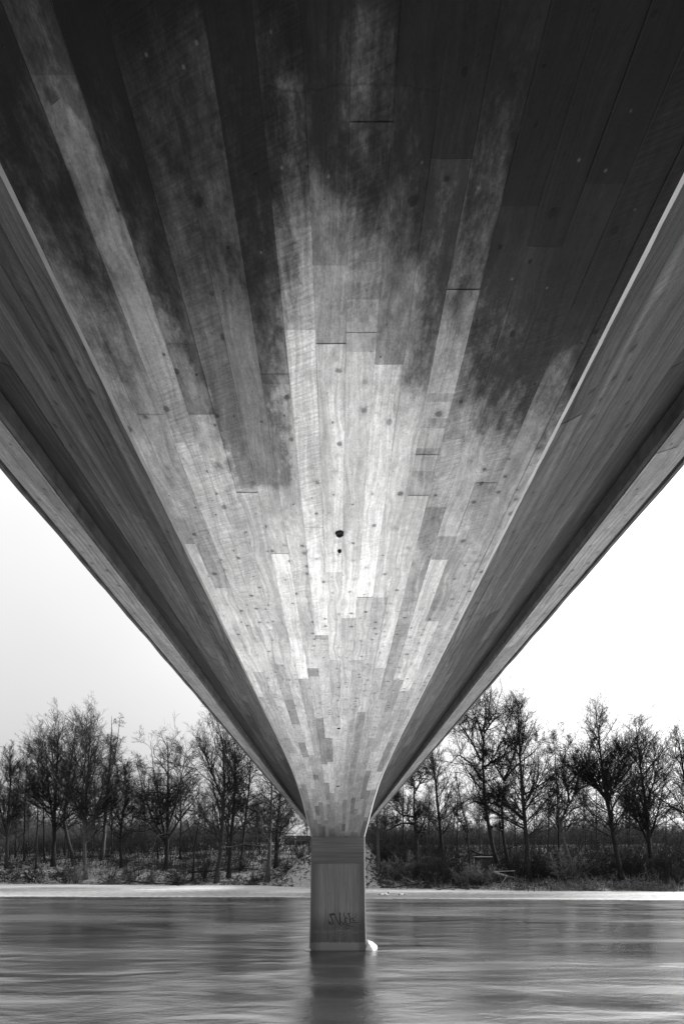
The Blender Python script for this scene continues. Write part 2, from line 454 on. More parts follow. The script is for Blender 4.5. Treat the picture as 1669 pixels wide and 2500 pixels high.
# river: long smooth streaks
m, t, b = new_mat('river_water'); n = NB(t)
x, y, z = n.pos()
lw = n.noise(n.vec(n.m('MULTIPLY', x, 0.07), n.m('MULTIPLY', y, 0.30), 2.0), 1.0, 3, 0.55, 0.8)
s1 = n.noise(n.vec(n.m('MULTIPLY', x, 0.22), n.m('MULTIPLY', y, 0.62), 0.0), 1.0, 2, 0.5, 0.35)
s2 = n.noise(n.vec(n.m('MULTIPLY', x, 1.3), n.m('MULTIPLY', y, 3.4), 5.0), 1.0, 4, 0.65, 0.5)
b.inputs['Base Color'].default_value = (0.004, 0.004, 0.004, 1)
b.inputs['IOR'].default_value = 4.4
t.links.new(n.lin(lw, 0.35, 0.62, 0.16, 0.28), b.inputs['Roughness'])
h = n.m('ADD', n.m('MULTIPLY', s1, 1.0), n.m('MULTIPLY', s2, 0.14))
t.links.new(n.bump(h, n.lin(lw, 0.35, 0.62, 0.50, 0.9), 0.17), b.inputs['Normal'])
M['water'] = m

m, t, b = new_mat('river_ice'); n = NB(t)
x, y, z = n.pos()
s1 = n.noise(n.vec(n.m('MULTIPLY', x, 0.10), n.m('MULTIPLY', y, 0.9), 0.0), 1.0, 5, 0.65, 0.5)
s2 = n.noise(n.vec(n.m('MULTIPLY', x, 1.5), n.m('MULTIPLY', y, 2.5), 0.0), 1.0, 4, 0.7)
# distance from the shore decides snow cover; shore recedes to the left
sh = n.m('SUBTRACT', y, n.m('SUBTRACT', 51.5, n.m('MULTIPLY', x, 0.17)))
f = n.m('ADD', n.m('MULTIPLY', sh, 0.08), n.m('ADD', n.m('MULTIPLY', n.m('SUBTRACT', s1, 0.5), 2.2), n.m('MULTIPLY', n.m('SUBTRACT', s2, 0.5), 1.0)))
c = n.mix(n.step(f, -0.15, 0.45), n.lin(s2, 0.35, 0.65, 0.10, 0.30), n.lin(s2, 0.3, 0.7, 0.34, 0.48))
c = n.mix(n.step(z, WZ + 0.0502, WZ + 0.0498), c, n.lin(s2, 0.4, 0.6, 0.25, 0.45))
t.links.new(n.grey(c), b.inputs['Base Color'])
b.inputs['Roughness'].default_value = 0.6
t.links.new(n.bump(s2, 0.4, 0.03), b.inputs['Normal'])
M['ice'] = m

# ------------------------------------------------------------------ bridge
def prof(y):
    """height of the soffit along the bridge: level, then a haunch running down into the pier"""
    if y > PY + 1.2: y = 2 * PY + 1.2 - y
    ys = [-60, 8.0, 9.0, 10.0, 11.0, 12.2, 13.1, 14.1, 15.0, 16.0, 17.2, 18.1, 18.5]
    zs = [2.03, 2.03, 2.02, 1.995, 1.955, 1.875, 1.78, 1.65, 1.50, 1.335, 1.135, 0.985, 0.90]
    return float(np.interp(y, ys, zs))


BS = [0]


def board_strip(name, bounds, pos, vgrid, segs_fn, mat, parent, joints=True):
    """boards side by side; each board is cut into cast lengths with their own tone and a hair of level difference"""
    V = []; F = []; UV = []; T = []
    BS[0] += 1
    r = random.Random(100 + BS[0] * 7)
    for i in range(len(bounds) - 1):
        u0, u1 = bounds[i], bounds[i + 1]
        for (v0, v1, tn, dz) in segs_fn(i, r):
            cuts = [v0] + [g for g in vgrid if v0 + 0.02 < g < v1 - 0.02] + [v1]
            n0 = len(V)
            for v in cuts:
                for u in (u0, u1):
                    V.append(pos(u, v, dz)); UV.append((u, v))
            for k in range(len(cuts) - 1):
                a = n0 + 2 * k
                F.append([a, a + 1, a + 3, a + 2]); T.append(tn)
    return mesh_np(name, V, F, mat, parent, uv=UV, tone=T)


bridge = empty('footbridge', (0, 0, WZ))
tag(bridge, "concrete footbridge seen from straight below, board marked underside running to a slim river pier", "bridge")

VG = [i * 0.25 for i in range(28, 80)]

# tones of the soffit boards, traced board by board: (until distance, tone)
L_, M_, D_ = 1.0, 0.72, 0.44
SPEC = {
    -9: [(2.0, .62), (3.1, .55), (6, .7), (10, .62)],
    -8: [(1.5, .62), (2.2, .58), (3.6, .62), (5.2, .86), (8, .72)],
    -7: [(1.25, .58), (2.1, .68), (2.35, .62), (4.2, .95), (4.5, .7), (6.8, .86)],
    -6: [(1.9, .78), (2.2, .50), (3.35, .96), (5.0, .85), (6.1, .72)],
    -5: [(2.67, .66), (4.1, .98), (4.6, .74), (6.1, .88)],
    -4: [(2.55, .66), (3.2, .74), (5.4, .95), (7.1, .70)],
    -3: [(1.3, .62), (2.02, .74), (2.06, .5), (2.55, .80), (3.4, .82), (5.1, .88), (5.33, .46), (6.9, .86)],
    -2: [(1.55, .60), (1.85, .72), (2.95, .90), (4.36, .98), (4.44, .50), (6.2, .83)],
    -1: [(1.65, .55), (1.9, .72), (3.4, .92), (4.9, 1.0), (7.2, .84)],
    0: [(1.33, .45), (1.64, .60), (1.70, .95), (1.75, .55), (1.86, 1.0), (1.93, .82), (4.05, 1.0), (5.0, .80), (7.7, 1.0)],
    1: [(1.30, .42), (1.98, .36), (3.73, 1.0), (4.9, .92), (7.0, .82)],
    2: [(1.4, .44), (3.1, .94), (3.73, .95), (5.0, .78), (6.6, .86)],
    3: [(1.35, .5), (1.72, .55), (2.10, .66), (2.14, .40), (2.22, .68), (2.27, .40), (2.38, .70), (2.42, .44), (2.52, .72), (2.60, .50), (2.69, .56), (3.7, .92), (5.1, .95), (6.8, .80)],
    4: [(1.5, .40), (2.33, .66), (2.78, .88), (3.35, .58), (3.73, .9), (6.1, .50), (8.0, .84)],
    5: [(1.6, .55), (2.3, .84), (3.03, .90), (3.26, .55), (5.43, .92), (6.6, .60)],
    6: [(1.45, .46), (2.6, .70), (4.1, .60), (5.8, .92), (7.7, .72)],
    7: [(1.8, .50), (3.3, .60), (5.0, .66), (6.5, .80)],
    8: [(2.2, .62), (4.4, .7), (7.3, .62)],
}


def soffit_segs(i, r):
    k = i - 9
    out = []; v = -4.0
    for (e, tn) in SPEC[k]:
        f_ = 1.0  # painted light falloff: paler middle, darker sides, near end and far boards
        if abs(k + .5) > 4 and e < 4.5: f_ = .66
        elif abs(k + .5) > 2.4 and 1.9 < e < 4.5: f_ = .85
        if abs(k + .5) < 2.4 and 1.9 < e < 4.0: f_ = 1.12
        if e < 1.75:
            tn = .45 * tn + .55 * .52; f_ *= .85
        elif e < 2.1: tn = .7 * tn + .3 * .7; f_ *= .9
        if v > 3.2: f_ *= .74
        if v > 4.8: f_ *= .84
        out.append((v, e, tn * 0.98 * f_, r.uniform(-.0015, .0015))); v = e
    while v < PY - 0.02:
        e = min(PY - 0.02, v + r.choice([0.5, 1.1, 1.8, 2.4, 3.1]))
        tn = r.choice([.30, .36, .42, .46, .50, .56, .62, .26]) * (1.0 if v < 11 else float(np.interp(v, [11, 14, 17.5], [.8, .58, .32])))  # tones sink towards the pier, shading put into the colour
        if k in (-1, 0): tn = max(tn, float(np.interp(v, [8, 12, 17], [.56, .42, .2])))
        out.append((v, e, tn, r.uniform(-.0015, .0015))); v = e
    # the dark saw-cut at the end of some boards
    res = []
    for (a, b2, tn, dz) in out:
        if b2 - a > 0.5 and b2 > 1.7 and r.random() < 0.35:
            res.append((a, b2 - 0.007, tn, dz)); res.append((b2 - 0.006, b2, tn * 0.62, dz))
        else: res.append((a, b2, tn, dz))
    return res


sb = sorted(set([-1.0] + [0.014 + BW * k for k in range(-8, 9)] + [1.0]))
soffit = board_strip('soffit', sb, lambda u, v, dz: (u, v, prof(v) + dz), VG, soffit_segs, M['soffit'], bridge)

# soffit beyond the pier (mirrored haunch)
ys = [PY + 1.2 + 0.02 + i * 0.5 for i in range(0, 24)] + [40, 66]
V = []; F = []; UV = []
for y_ in ys:
    for x_ in (-1.0, 1.0): V.append((x_, y_, prof(y_))); UV.append((x_, y_))
for k in range(len(ys) - 1): F.append([2 * k, 2 * k + 1, 2 * k + 3, 2 * k + 2])
mesh_np('far_soffit', V, F, M['soffit'], bridge, uv=UV, tone=[.8] * len(F))["label"] = "underside of the far span beyond the pier"

XO = 1.037
def strip(name, secs, ylist, mat, parent, closed=False, uvs=True):
    """sweep a cross-section given by secs(y) -> list of (x, z) along the bridge"""
    V = []; F = []; UV = []
    n_ = len(secs(ylist[0]))
    for y_ in ylist:
        s_ = secs(y_); acc = 0
        for j, (x_, z_) in enumerate(s_):
            if j: acc += math.hypot(x_ - s_[j - 1][0], z_ - s_[j - 1][1])
            V.append((x_, y_, z_)); UV.append((acc, y_))
    for k in range(len(ylist) - 1):
        for j in range(n_ if closed else n_ - 1):
            a = k * n_ + j; b_ = k * n_ + (j + 1) % n_
            F.append([a, b_, b_ + n_, a + n_])
    if closed:
        F.append(list(range(n_))); F.append([(len(ylist) - 1) * n_ + j for j in range(n_)][::-1])
    return mesh_np(name, V, F, mat, parent, uv=UV, tone=[1.0] * len(F))


yl = [-4 + 0.5 * i for i in range(9)] + [0.5 + 0.06 * i for i in range(150)] + [9.5 + 0.2 * i for i in range(46)]
yl_far = [PY + 1.2 + 0.02 + i * 0.5 for i in range(24)] + [40, 66]
rj = random.Random(4)
jit = {}
def jz(y_, s):
    key = (round(y_, 3), s)
    if key not in jit: jit[key] = rj.uniform(-.0035, .0035)
    return jit[key]
WEB_A = math.radians(27.4)
WEB_L = 0.837
def web_pt(t, s, y_, dz=0.0):
    return (s * (XO + t * math.cos(WEB_A) + dz * math.sin(WEB_A)), y_, SOF + 0.040 + t * math.sin(WEB_A) - dz * math.cos(WEB_A))
for s in (-1, 1):
    strip('soffit_chamfer', lambda y_: [(s * (1.0 - abs(jz(y_, s * 3)) * .5 + .001), prof(y_) + 0.0005 - .001), (s * (XO + jz(y_, s) * .35), prof(y_) + 0.040)], yl, M['edge'], bridge)
    strip('girder_side', lambda y_: [(s * XO, prof(y_) + 0.039), (s * XO, SOF + 0.042)], yl, M['slab'], bridge)
    strip('girder_side', lambda y_: [(s * 1.0, prof(y_)), (s * XO, prof(y_) + 0.04), (s * XO, SOF + 0.042)], yl_far, M['slab'], bridge)

    def web_segs(i, r):
        out = []; v = -4.0
        while v < 66:
            e = min(66.0, v + r.choice([1.3, 2.1, 2.9, 3.6, 4.2]) * (1 if v < 22 else 3))
            tn = r.choice([.72, .82, .9, .98, 1.06, 1.15, 1.25])
            if r.random() < 0.2 and v < 20: tn = .55
            tn *= 1.0 if v < 4 else (.8 if v < 8 else .5)  # dimmer towards the pier, shade painted into the tone
            out.append((v, e - 0.006, tn * WT[i], r.uniform(-.002, .002))); out.append((e - 0.006, e, tn * .5 * WT[i], 0)); v = e
        return out
    wb = [BW * k for k in range(7)] + [WEB_L]
    WT = [1.25, 1.2, 1.15, 1.0, .8, .55, .3, .18]  # boards darken into the beam corner: its shade painted as tone
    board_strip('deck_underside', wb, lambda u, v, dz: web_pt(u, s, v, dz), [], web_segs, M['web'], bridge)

# edge beams
def beam_sec(s, y_):
    j = 0.004 * math.sin(y_ * 7.3) + jz(y_, s * 2)
    pts = [web_pt(WEB_L, 1, 0)[::2], (1.798, 2.372), (1.815, 2.360), (2.060, 2.438 + j * .3), (2.068, 2.455), (2.083, 2.455), (2.090, 2.438 + j), (2.125, 2.452 + j), (2.135, 2.80), (2.12, 2.83), (1.9, 2.83)]
    return [(s * a, b_) for a, b_ in pts]
yb = [-4 + 0.15 * i for i in range(int(28 / 0.15))] + [24 + i for i in range(43)]
for s in (-1, 1):
    # inner face and rough arris, then boards of the beam's underside, then drip groove and fascia
    full = beam_sec
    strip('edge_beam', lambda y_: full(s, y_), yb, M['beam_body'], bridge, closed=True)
    def bb_segs(i, r):
        out = []; v = -4.0
        while v < 66:
            e = min(66.0, v + r.choice([1.9, 2.6, 3.4, 4.0]) * (1 if v < 22 else 3))
            out.append((v, e - 0.008, r.choice([.8, .9, 1.0, 1.12, 1.25]), r.uniform(0, .002))); out.append((e - 0.008, e, .5, 0)); v = e
        return out
    def bpt(u, v, dz):
        a = np.array((1.817, 2.358)); b_ = np.array((2.058, 2.435)); L = np.linalg.norm(b_ - a)
        d_ = (b_ - a) / L; nrm = np.array((d_[1], -d_[0]))
        p = a + d_ * u + nrm * (0.003 + dz)
        return (s * p[0], v, p[1])
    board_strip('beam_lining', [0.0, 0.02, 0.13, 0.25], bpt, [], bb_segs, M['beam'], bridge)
# top slab closes the body
mb = MB()
V = [(-1.9, -4, 2.80), (1.9, -4, 2.80), (1.9, 66, 2.80), (-1.9, 66, 2.80), (-1.9, -4, 2.70), (1.9, -4, 2.70), (1.9, 66, 2.70), (-1.9, 66, 2.70)]
mb.add(V, [[0, 1, 2, 3], [7, 6, 5, 4], [0, 4, 5, 1], [1, 5, 6, 2], [2, 6, 7, 3], [3, 7, 4, 0]]).build('deck_slab', M['slab'], bridge)

# pier, tapering outwards to its foot
def pier_half(z):
    return float(np.interp(z, [-3.9, -3.1, -1.6, -0.1, 1.2, 2.0], [1.055, 1.046, 1.012, 0.996, 0.996, 0.996]))
def pier_ring(z, inset=0.0):
    h = pier_half(z) - inset; c = 0.040; y0 = PY + inset; y1 = PY + 1.2 - inset
    return [(-h, y0, z), (h, y0, z), (h + c, y0 + c * 1.1, z), (h + c, y1 - c, z), (h, y1, z), (-h, y1, z), (-h - c, y1 - c, z), (-h - c, y0 + c * 1.1, z)]
def pier_body(name, zs, mat, parent, insets=None):
    mb = MB(); n_ = 8; V = []; F = []
    for i, z_ in enumerate(zs):
        V += pier_ring(z_, insets[i] if insets else 0)
    for i in range(len(zs) - 1):
        for j in range(n_):
            a = i * n_ + j; b_ = i * n_ + (j + 1) % n_
            F.append([a, b_, b_ + n_, a + n_])
    F.append(list(range(n_))[::-1]); F.append([(len(zs) - 1) * n_ + j for j in range(n_)])
    return mb.add(V, F).build(name, mat, parent)
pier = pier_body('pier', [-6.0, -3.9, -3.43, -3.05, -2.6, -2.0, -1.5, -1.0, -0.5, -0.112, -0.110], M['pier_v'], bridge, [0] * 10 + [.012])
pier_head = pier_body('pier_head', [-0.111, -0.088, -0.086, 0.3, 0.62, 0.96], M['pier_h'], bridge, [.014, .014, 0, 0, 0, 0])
# pale chamfer strips on the pier's front arrises
for s in (-1, 1):
    zs = [-3.45, -3.05, -2.6, -2.0, -1.5, -1.0, -0.5, -0.115]
    for zz in (zs, [-0.084, 0.3, 0.62, 0.95]):
        V = []; F = []
        for z_ in zz:
            h = pier_half(z_)
            V += [(s * (h + 0.001), PY - 0.0025, z_), (s * (h + 0.0425), PY + 0.0415, z_)]
        for k in range(len(zz) - 1): F.append([2 * k, 2 * k + 1, 2 * k + 3, 2 * k + 2])
        mesh_np('chamfer', V, F, M['edge_pier'], pier if zz is zs else pier_head)

# graffiti on the pier, drawn as flat paint strokes; coordinates from a 140 px detail, 11.2 per px
def g2w(cx, cy):
    sx, sy = 780 + cx / 11.2, 2180 + cy / 11.2
    return ((sx - 824.0) / 63.9, (2102 - sy) / 63.9)
def spline(pts, n=6):
    out = []
    P = [pts[0]] + pts + [pts[-1]]
    for i in range(1, len(P) - 2):
        for k in range(n):
            t_ = k / n
            q = []
            for a in range(2):
                p0, p1, p2, p3 = P[i - 1][a], P[i][a], P[i + 1][a], P[i + 2][a]
                q.append(0.5 * (2 * p1 + (p2 - p0) * t_ + (2 * p0 - 5 * p1 + 4 * p2 - p3) * t_ ** 2 + (3 * p1 - p0 - 3 * p2 + p3) * t_ ** 3))
            out.append(tuple(q))
    out.append(pts[-1]); return out
def ribbons(name, strokes, mat, parent, yoff, scale=1.0):
    V = []; F = []
    for pts, w in strokes:
        P = spline([g2w(*p) for p in pts])
        w = w / 11.2 / 63.9 / 2 * scale
        n0 = len(V)
        for i, p in enumerate(P):
            a = P[max(i - 1, 0)]; b_ = P[min(i + 1, len(P) - 1)]
            dx, dz = b_[0] - a[0], b_[1] - a[1]; L = math.hypot(dx, dz) or 1
            for sg in (-1, 1):
                V.append((p[0] - dz / L * w * sg, PY - yoff, p[1] + dx / L * w * sg))
        for i in range(len(P) - 1):
            F.append([n0 + 2 * i, n0 + 2 * i + 1, n0 + 2 * i + 3, n0 + 2 * i + 2])
    return mesh_np(name, V, F, mat, parent)
big = [
    ([(240, 775), (258, 830), (262, 885)], 30), ([(240, 775), (285, 830), (325, 885)], 26), ([(262, 880), (290, 800)], 20),
    ([(275, 590), (285, 640), (320, 700), (345, 790), (362, 868)], 36), ([(270, 620), (300, 600), (345, 595), (400, 585)], 60),
    ([(400, 570), (415, 640), (460, 740), (510, 840), (540, 885)], 30), ([(540, 885), (552, 800), (548, 700), (545, 620), (543, 545)], 36),
    ([(545, 700), (565, 790), (610, 840), (660, 830), (685, 770), (692, 690)], 28), ([(660, 550), (645, 600), (670, 650), (715, 690), (765, 705)], 24),
    ([(690, 700), (692, 770), (720, 830), (780, 860), (825, 835), (830, 770)], 28), ([(825, 562), (770, 580), (800, 640), (815, 740), (828, 800)], 30),
    ([(820, 750), (870, 705), (905, 705), (900, 760), (965, 768)], 24), ([(830, 815), (900, 815), (990, 822), (1060, 832)], 20),
    ([(540, 922), (600, 890), (680, 872), (740, 885), (790, 930), (780, 975), (740, 985), (700, 960), (705, 920), (760, 905), (850, 910), (910, 935)], 22),
    ([(968, 560), (975, 590), (1000, 600), (1000, 620)], 14), ([(968, 650), (962, 690)], 26), ([(145, 755), (132, 810)], 10), ([(120, 845), (128, 872)], 28),
]
small = [
    ([(290, 1050), (340, 1056)], 12), ([(345, 1030), (430, 1005), (500, 985), (480, 1010), (400, 1075)], 11), ([(345, 1035), (365, 1110), (400, 1200), (435, 1270)], 12),
    ([(365, 1140), (330, 1190), (295, 1250)], 10), ([(435, 1140), (430, 1190), (470, 1150)], 11), ([(510, 1070), (555, 1048)], 10), ([(460, 1270), (520, 1215)], 10),
    ([(595, 1130), (650, 1090), (710, 1050)], 11), ([(625, 1215), (660, 1185), (715, 1165)], 12), ([(560, 1265), (660, 1180), (760, 1090), (805, 1040)], 9),
    ([(750, 1095), (800, 1150), (850, 1210)], 10), ([(855, 1085), (835, 1135)], 14), ([(600, 1120), (640, 1130)], 8),
]
ribbons('graffiti_tag', big, M['paint'], pier, 0.003)["label"] = "black spray painted tag on the pier"
ribbons('graffiti_scrawl', small, M['paint_thin'], pier, 0.003)["label"] = "thin faded scrawl below the black tag"

# drain outlets in the soffit
def s_at(px, py):  # source pixel -> (x, d) on the level soffit
    d = 1182 * SOF / (2102 - py); return ((px - 823) * d / 1182 - 0.02, d)
def drain(px, py, rr, z=None, d=None, kindname='drain_outlet'):
    if d is None: x_, d = s_at(px, py)
    else: x_ = (px - 823) * d / 1182 - .02
    z_ = prof(d)
    mb = MB(); n_ = 14
    ring = []
    r_ = random.Random(int(px))
    for k in range(n_):
        a = 2 * math.pi * k / n_; q = rr * r_.uniform(.85, 1.2)
        ring.append((x_ + q * math.cos(a), d + q * math.sin(a)))
    V = [(a, b_, z_ - 0.004) for a, b_ in ring] + [(x_ + (a - x_) * .8, d + (b_ - d) * .8, z_ - 0.014) for a, b_ in ring] + [(x_ + (a - x_) * .5, d + (b_ - d) * .5, z_ - 0.002) for a, b_ in ring]
    F = []
    for q in (0, n_):
        for k in range(n_):
            j = (k + 1) % n_; F.append([q + k, q + j, q + n_ + j, q + n_ + k])
    F.append([2 * n_ + k for k in range(n_)])
    return mb.add(V, F).build(kindname, M['hole'], bridge)
drain(828, 1301, .028)
drain(828, 1343, .013)
drain(826, 1778, .026)
drain(824, 1909, .05, d=12.15)
# broken patch on the right edge beam
V = []; F = []
r_ = random.Random(3)
cx_, cy_ = 1.95, 9.0
cz_ = 2.358 + (1.95 - 1.817) * .32
for k in range(12):
    a = 2 * math.pi * k / 12; q = r_.uniform(.06, .1)
    V.append((cx_ + q * math.cos(a), cy_ + q * 3.0 * math.sin(a), cz_ + q * math.cos(a) * .264 - .008))
F.append(list(range(12)))
mesh_np('spalled_patch', V, F, M['rough'], bridge)

# ------------------------------------------------------------------ ground, river, ice
def grid(name, xs, ys, zf, mat, smooth=True):
    X, Y = np.meshgrid(xs, ys)
    Z = zf(X, Y)
    V = np.stack([X.ravel(), Y.ravel(), Z.ravel()], 1)
    nx, ny = len(xs), len(ys)
    i, j = np.meshgrid(np.arange(nx - 1), np.arange(ny - 1))
    a = (j * nx + i).ravel()
    F = np.stack([a, a + 1, a + nx + 1, a + nx], 1)
    return mesh_np(name, V, F, mat, None, smooth)


def vnoise(X, Y, s, seed=0):
    """smooth value noise"""
    X = X / s + seed * 17.3; Y = Y / s + seed * 5.1
    xi = np.floor(X).astype(int); yi = np.floor(Y).astype(int); xf = X - xi; yf = Y - yi
    xf = xf * xf * (3 - 2 * xf); yf = yf * yf * (3 - 2 * yf)
    def h(a, b_):
        v_ = np.sin(a * 127.1 + b_ * 311.7 + seed * 74.7) * 43758.5453
        return v_ - np.floor(v_)
    return (h(xi, yi) * (1 - xf) + h(xi + 1, yi) * xf) * (1 - yf) + (h(xi, yi + 1) * (1 - xf) + h(xi + 1, yi + 1) * xf) * yf


def shore(X):
    base = np.interp(X, [-90, -50, -40, -12, -4, 4, 12, 20, 40, 60, 90], [74, 70, 69, 66, 62, 60, 58, 55.5, 53, 52, 50])
    return base + (vnoise(X, X * 0, 3.0, 1) - .5) * 1.6


def terrain(X, Y):
    s_ = Y - shore(X)
    z = np.interp(s_, [-3, -0.6, 0.4, 2.5, 6, 12, 20, 34, 48, 120, 400], [WZ - .7, WZ - .25, WZ + .22, -2.55, -1.3, 0.3, 1.4, 2.6, 4.3, 5.2, 9.0])
    right = np.clip((X - 4) / 12, 0, 1)
    z = z - right * np.clip(s_ - 2, 0, 12) * 0.085
    # embankment carrying the far end of the bridge
    emb = np.clip(1 - (np.abs(X) - 3.2) / 6.0, 0, 1) * np.clip((s_ + 0.3) / 3.2, 0, 1)
    z = np.maximum(z, WZ + .1 + emb * 5.3) * (emb > 0) + z * (emb <= 0)
    z = z + (vnoise(X, Y, 2.2, 2) - .5) * .5 * np.clip((s_ - .5) / 2, 0, 1) + (vnoise(X, Y, .8, 3) - .5) * .24 * np.clip(s_ / 2, 0, 1)
    return z


def gz(x, y):
    return float(terrain(np.array([x]), np.array([y]))[0])


xs = np.concatenate([np.linspace(-400, -95, 30), np.linspace(-92, 92, 461), np.linspace(95, 400, 30)])
ysd = np.concatenate([np.linspace(47, 85, 105), np.linspace(86, 160, 50), np.linspace(165, 900, 60)])
tag(grid('ground', xs, ysd, terrain, M['far']), kind='structure')

def near_z(X, Y):
    z = np.interp(Y, [-30, -7.0, -4.5, -2.4, 1.0, 3.2, 4.2, 6.2, 8.0, 10.5], [3.6, 2.8, 1.9, -0.8, -1.0, -1.20, -1.85, -3.6, -4.1, -4.6])
    side = np.clip((np.abs(X) - 2.6) / 2.5, 0, 1)          # unseen sides raised to block sky light from the underside
    z = np.maximum(z, side * np.interp(Y, [-30, -3.0, -0.2, 1.6, 3.0, 5.6, 10.5], [3.6, 2.4, 0.6, -1.0, -1.9, -3.7, -4.6]) + (1 - side) * -9)
    return z + (vnoise(X, Y, 1.3, 5) - .5) * .16
tag(grid('near_bank_bounce', np.linspace(-120, 120, 481), np.linspace(-40, 10.5, 127), near_z, M['near']), kind='structure')  # out of view; shaped to bounce and block light under the bridge

tag(grid('river', np.array([-500., -100., 100., 500.]), np.array([2.0, 40.0, 80.0]), lambda X, Y: X * 0 + WZ, M['water'], False), kind='structure')

# ice shelf along the far bank
def ice_edge(X):
    return np.interp(X, [-90, -35, -6, 2, 30, 90], [47, 46.0, 45.6, 43.8, 41.5, 40]) + (vnoise(X, X * 0, 5.0, 8) - .5) * .5 + (vnoise(X, X * 0, .9, 9) - .5) * .12
xs2 = np.linspace(-110, 110, 900)
V = []; F = []
rows = [(-0.012, 0.0), (0.045, 0.02), (0.05, 0.6)]
for dz_, dy_ in rows:
    for x_ in xs2: V.append((x_, float(ice_edge(np.array([x_]))[0]) + dy_, WZ + dz_))
for x_ in xs2: V.append((x_, 78.0, WZ + 0.06))
n_ = len(xs2)
for r0 in range(3):
    for k in range(n_ - 1):
        a = r0 * n_ + k; F.append([a, a + 1, a + n_ + 1, a + n_])
tag(mesh_np('ice_sheet', V, F, M['ice'], None), kind='structure')

# unseen wall added behind the photographer to keep light off the underside
ab = MB()
ab.box((0, -3.0, 0.2), (9.0, 1.2, 5.6), bev=0.03)
ab.box((0, -2.2, 1.90), (3.4, 0.5, 0.22), bev=0.02)
tag(ab.build('abutment_blocker', M['rough']), "unseen dark concrete wall added behind the photographer to block light from the underside", "abutment_blocker")

# ice and foam heaped against the pier
def lump(name, cx, cy, rx, ry, rz, seed, mat, lx=0.0):
    V = []; F = []; nu, nv = 18, 7
    r = random.Random(seed)
    ph = [r.uniform(0, 6.28) for _ in range(6)]
    for j in range(nv):
        el = j / (nv - 1) * math.pi / 2
        for i in range(nu):
            a = 2 * math.pi * i / nu
            q = 1 + .14 * math.sin(3 * a + ph[0]) + .09 * math.sin(5 * a + ph[1] + el * 3) + .05 * math.sin(9 * a + ph[2])
            q *= r.uniform(.93, 1.07)
            V.append((cx + rx * q * math.cos(el) * math.cos(a) + lx * math.sin(el), cy + ry * q * math.cos(el) * math.sin(a), WZ - .03 + rz * (math.sin(el) ** .8) * (1 + .22 * math.sin(4 * a + ph[3]) + r.uniform(-.06, .06))))
    for j in range(nv - 1):
        for i in range(nu):
            k = (i + 1) % nu; F.append([j * nu + i, j * nu + k, (j + 1) * nu + k, (j + 1) * nu + i])
    F.append([(nv - 1) * nu + i for i in range(nu)])
    return mesh_np(name, V, F, mat, None, True)
tag(lump('ice_mound', 1.22, PY + .35, .30, .38, .32, 2, M['snowcap'], -.12), "white mound of ice frozen against the right corner of the pier foot", "ice")
tag(lump('ice_mound', -1.16, PY + .2, .13, .3, .11, 5, M['snowcap'], .04), "small crust of ice at the left corner of the pier foot", "ice")

# ------------------------------------------------------------------ trees
def P(xd, yd, d):
    """point at distance d seen at photo position (1568 px wide)"""
    return np.array([(xd - 773.2) * d / 1110.5 - 0.02, d, (1974.8 - yd) * d / 1110.5])


def unit(v):
    return v / np.maximum(np.linalg.norm(v, axis=-1, keepdims=True), 1e-9)


def grow(P0, D0, L, R, nseg, wander, up, r, tip=0.35):
    """advance N branches at once -> nodes (N, nseg+1, 3), radii (N, nseg+1)"""
    N = len(P0)
    nodes = np.empty((N, nseg + 1, 3)); nodes[:, 0] = P0
    D = unit(D0); st = (L / nseg)[:, None]
    for k in range(nseg):
        D = unit(D + r.normal(0, wander, (N, 3)) + np.array([0, 0, up]))
        nodes[:, k + 1] = nodes[:, k] + D * st
    rad = R[:, None] * np.linspace(1, tip, nseg + 1)[None, :]
    return nodes, rad


def spawn(nodes, rad, L, n, ang, ratio, r, t0=0.25, rr=0.55, planar=None):
    """children on each branch"""
    N, K, _ = nodes.shape
    idx = np.repeat(np.arange(N), n)
    t_ = np.tile(np.linspace(t0, 0.98, n), N) + r.uniform(-.06, .06, N * n)
    t_ = np.clip(t_, t0, 0.995) * (K - 1)
    i0 = np.minimum(t_.astype(int), K - 2); f = (t_ - i0)[:, None]
    p = nodes[idx, i0] * (1 - f) + nodes[idx, i0 + 1] * f
    d = unit(nodes[idx, i0 + 1] - nodes[idx, i0])
    q = unit(np.cross(d, r.normal(0, 1, d.shape)))
    a = np.radians(r.normal(ang, 9, len(idx)))[:, None]
    D = d * np.cos(a) + q * np.sin(a)
    tt = t_ / (K - 1)
    LL = L[idx] * ratio * (1.1 - 0.6 * tt) * r.uniform(.65, 1.25, len(idx))
    RR = (rad[idx, i0]) * rr
    return p, D, LL, RR


def tubes(nodes, rad, sides):
    N, K, _ = nodes.shape
    tg = np.empty_like(nodes); tg[:, 1:-1] = nodes[:, 2:] - nodes[:, :-2] if K > 2 else tg[:, 1:-1]
    tg[:, 0] = nodes[:, 1] - nodes[:, 0]; tg[:, -1] = nodes[:, -1] - nodes[:, -2]
    tg = unit(tg)
    ref = np.where(np.abs(tg[..., 2:3]) > .9, np.array([1., 0, 0]), np.array([0, 0, 1.]))
    a = unit(np.cross(tg, ref)); b_ = np.cross(tg, a)
    an = np.arange(sides) * 2 * np.pi / sides
    V = nodes[:, :, None] + rad[:, :, None, None] * (a[:, :, None] * np.cos(an)[None, None, :, None] + b_[:, :, None] * np.sin(an)[None, None, :, None])
    V = V.reshape(-1, 3)
    n, k, s = np.meshgrid(np.arange(N), np.arange(K - 1), np.arange(sides), indexing='ij')
    o = (n * K + k) * sides
    s2 = (s + 1) % sides
    F = np.stack([o + s, o + s2, o + sides + s2, o + sides + s], -1).reshape(-1, 4)
    return V, F


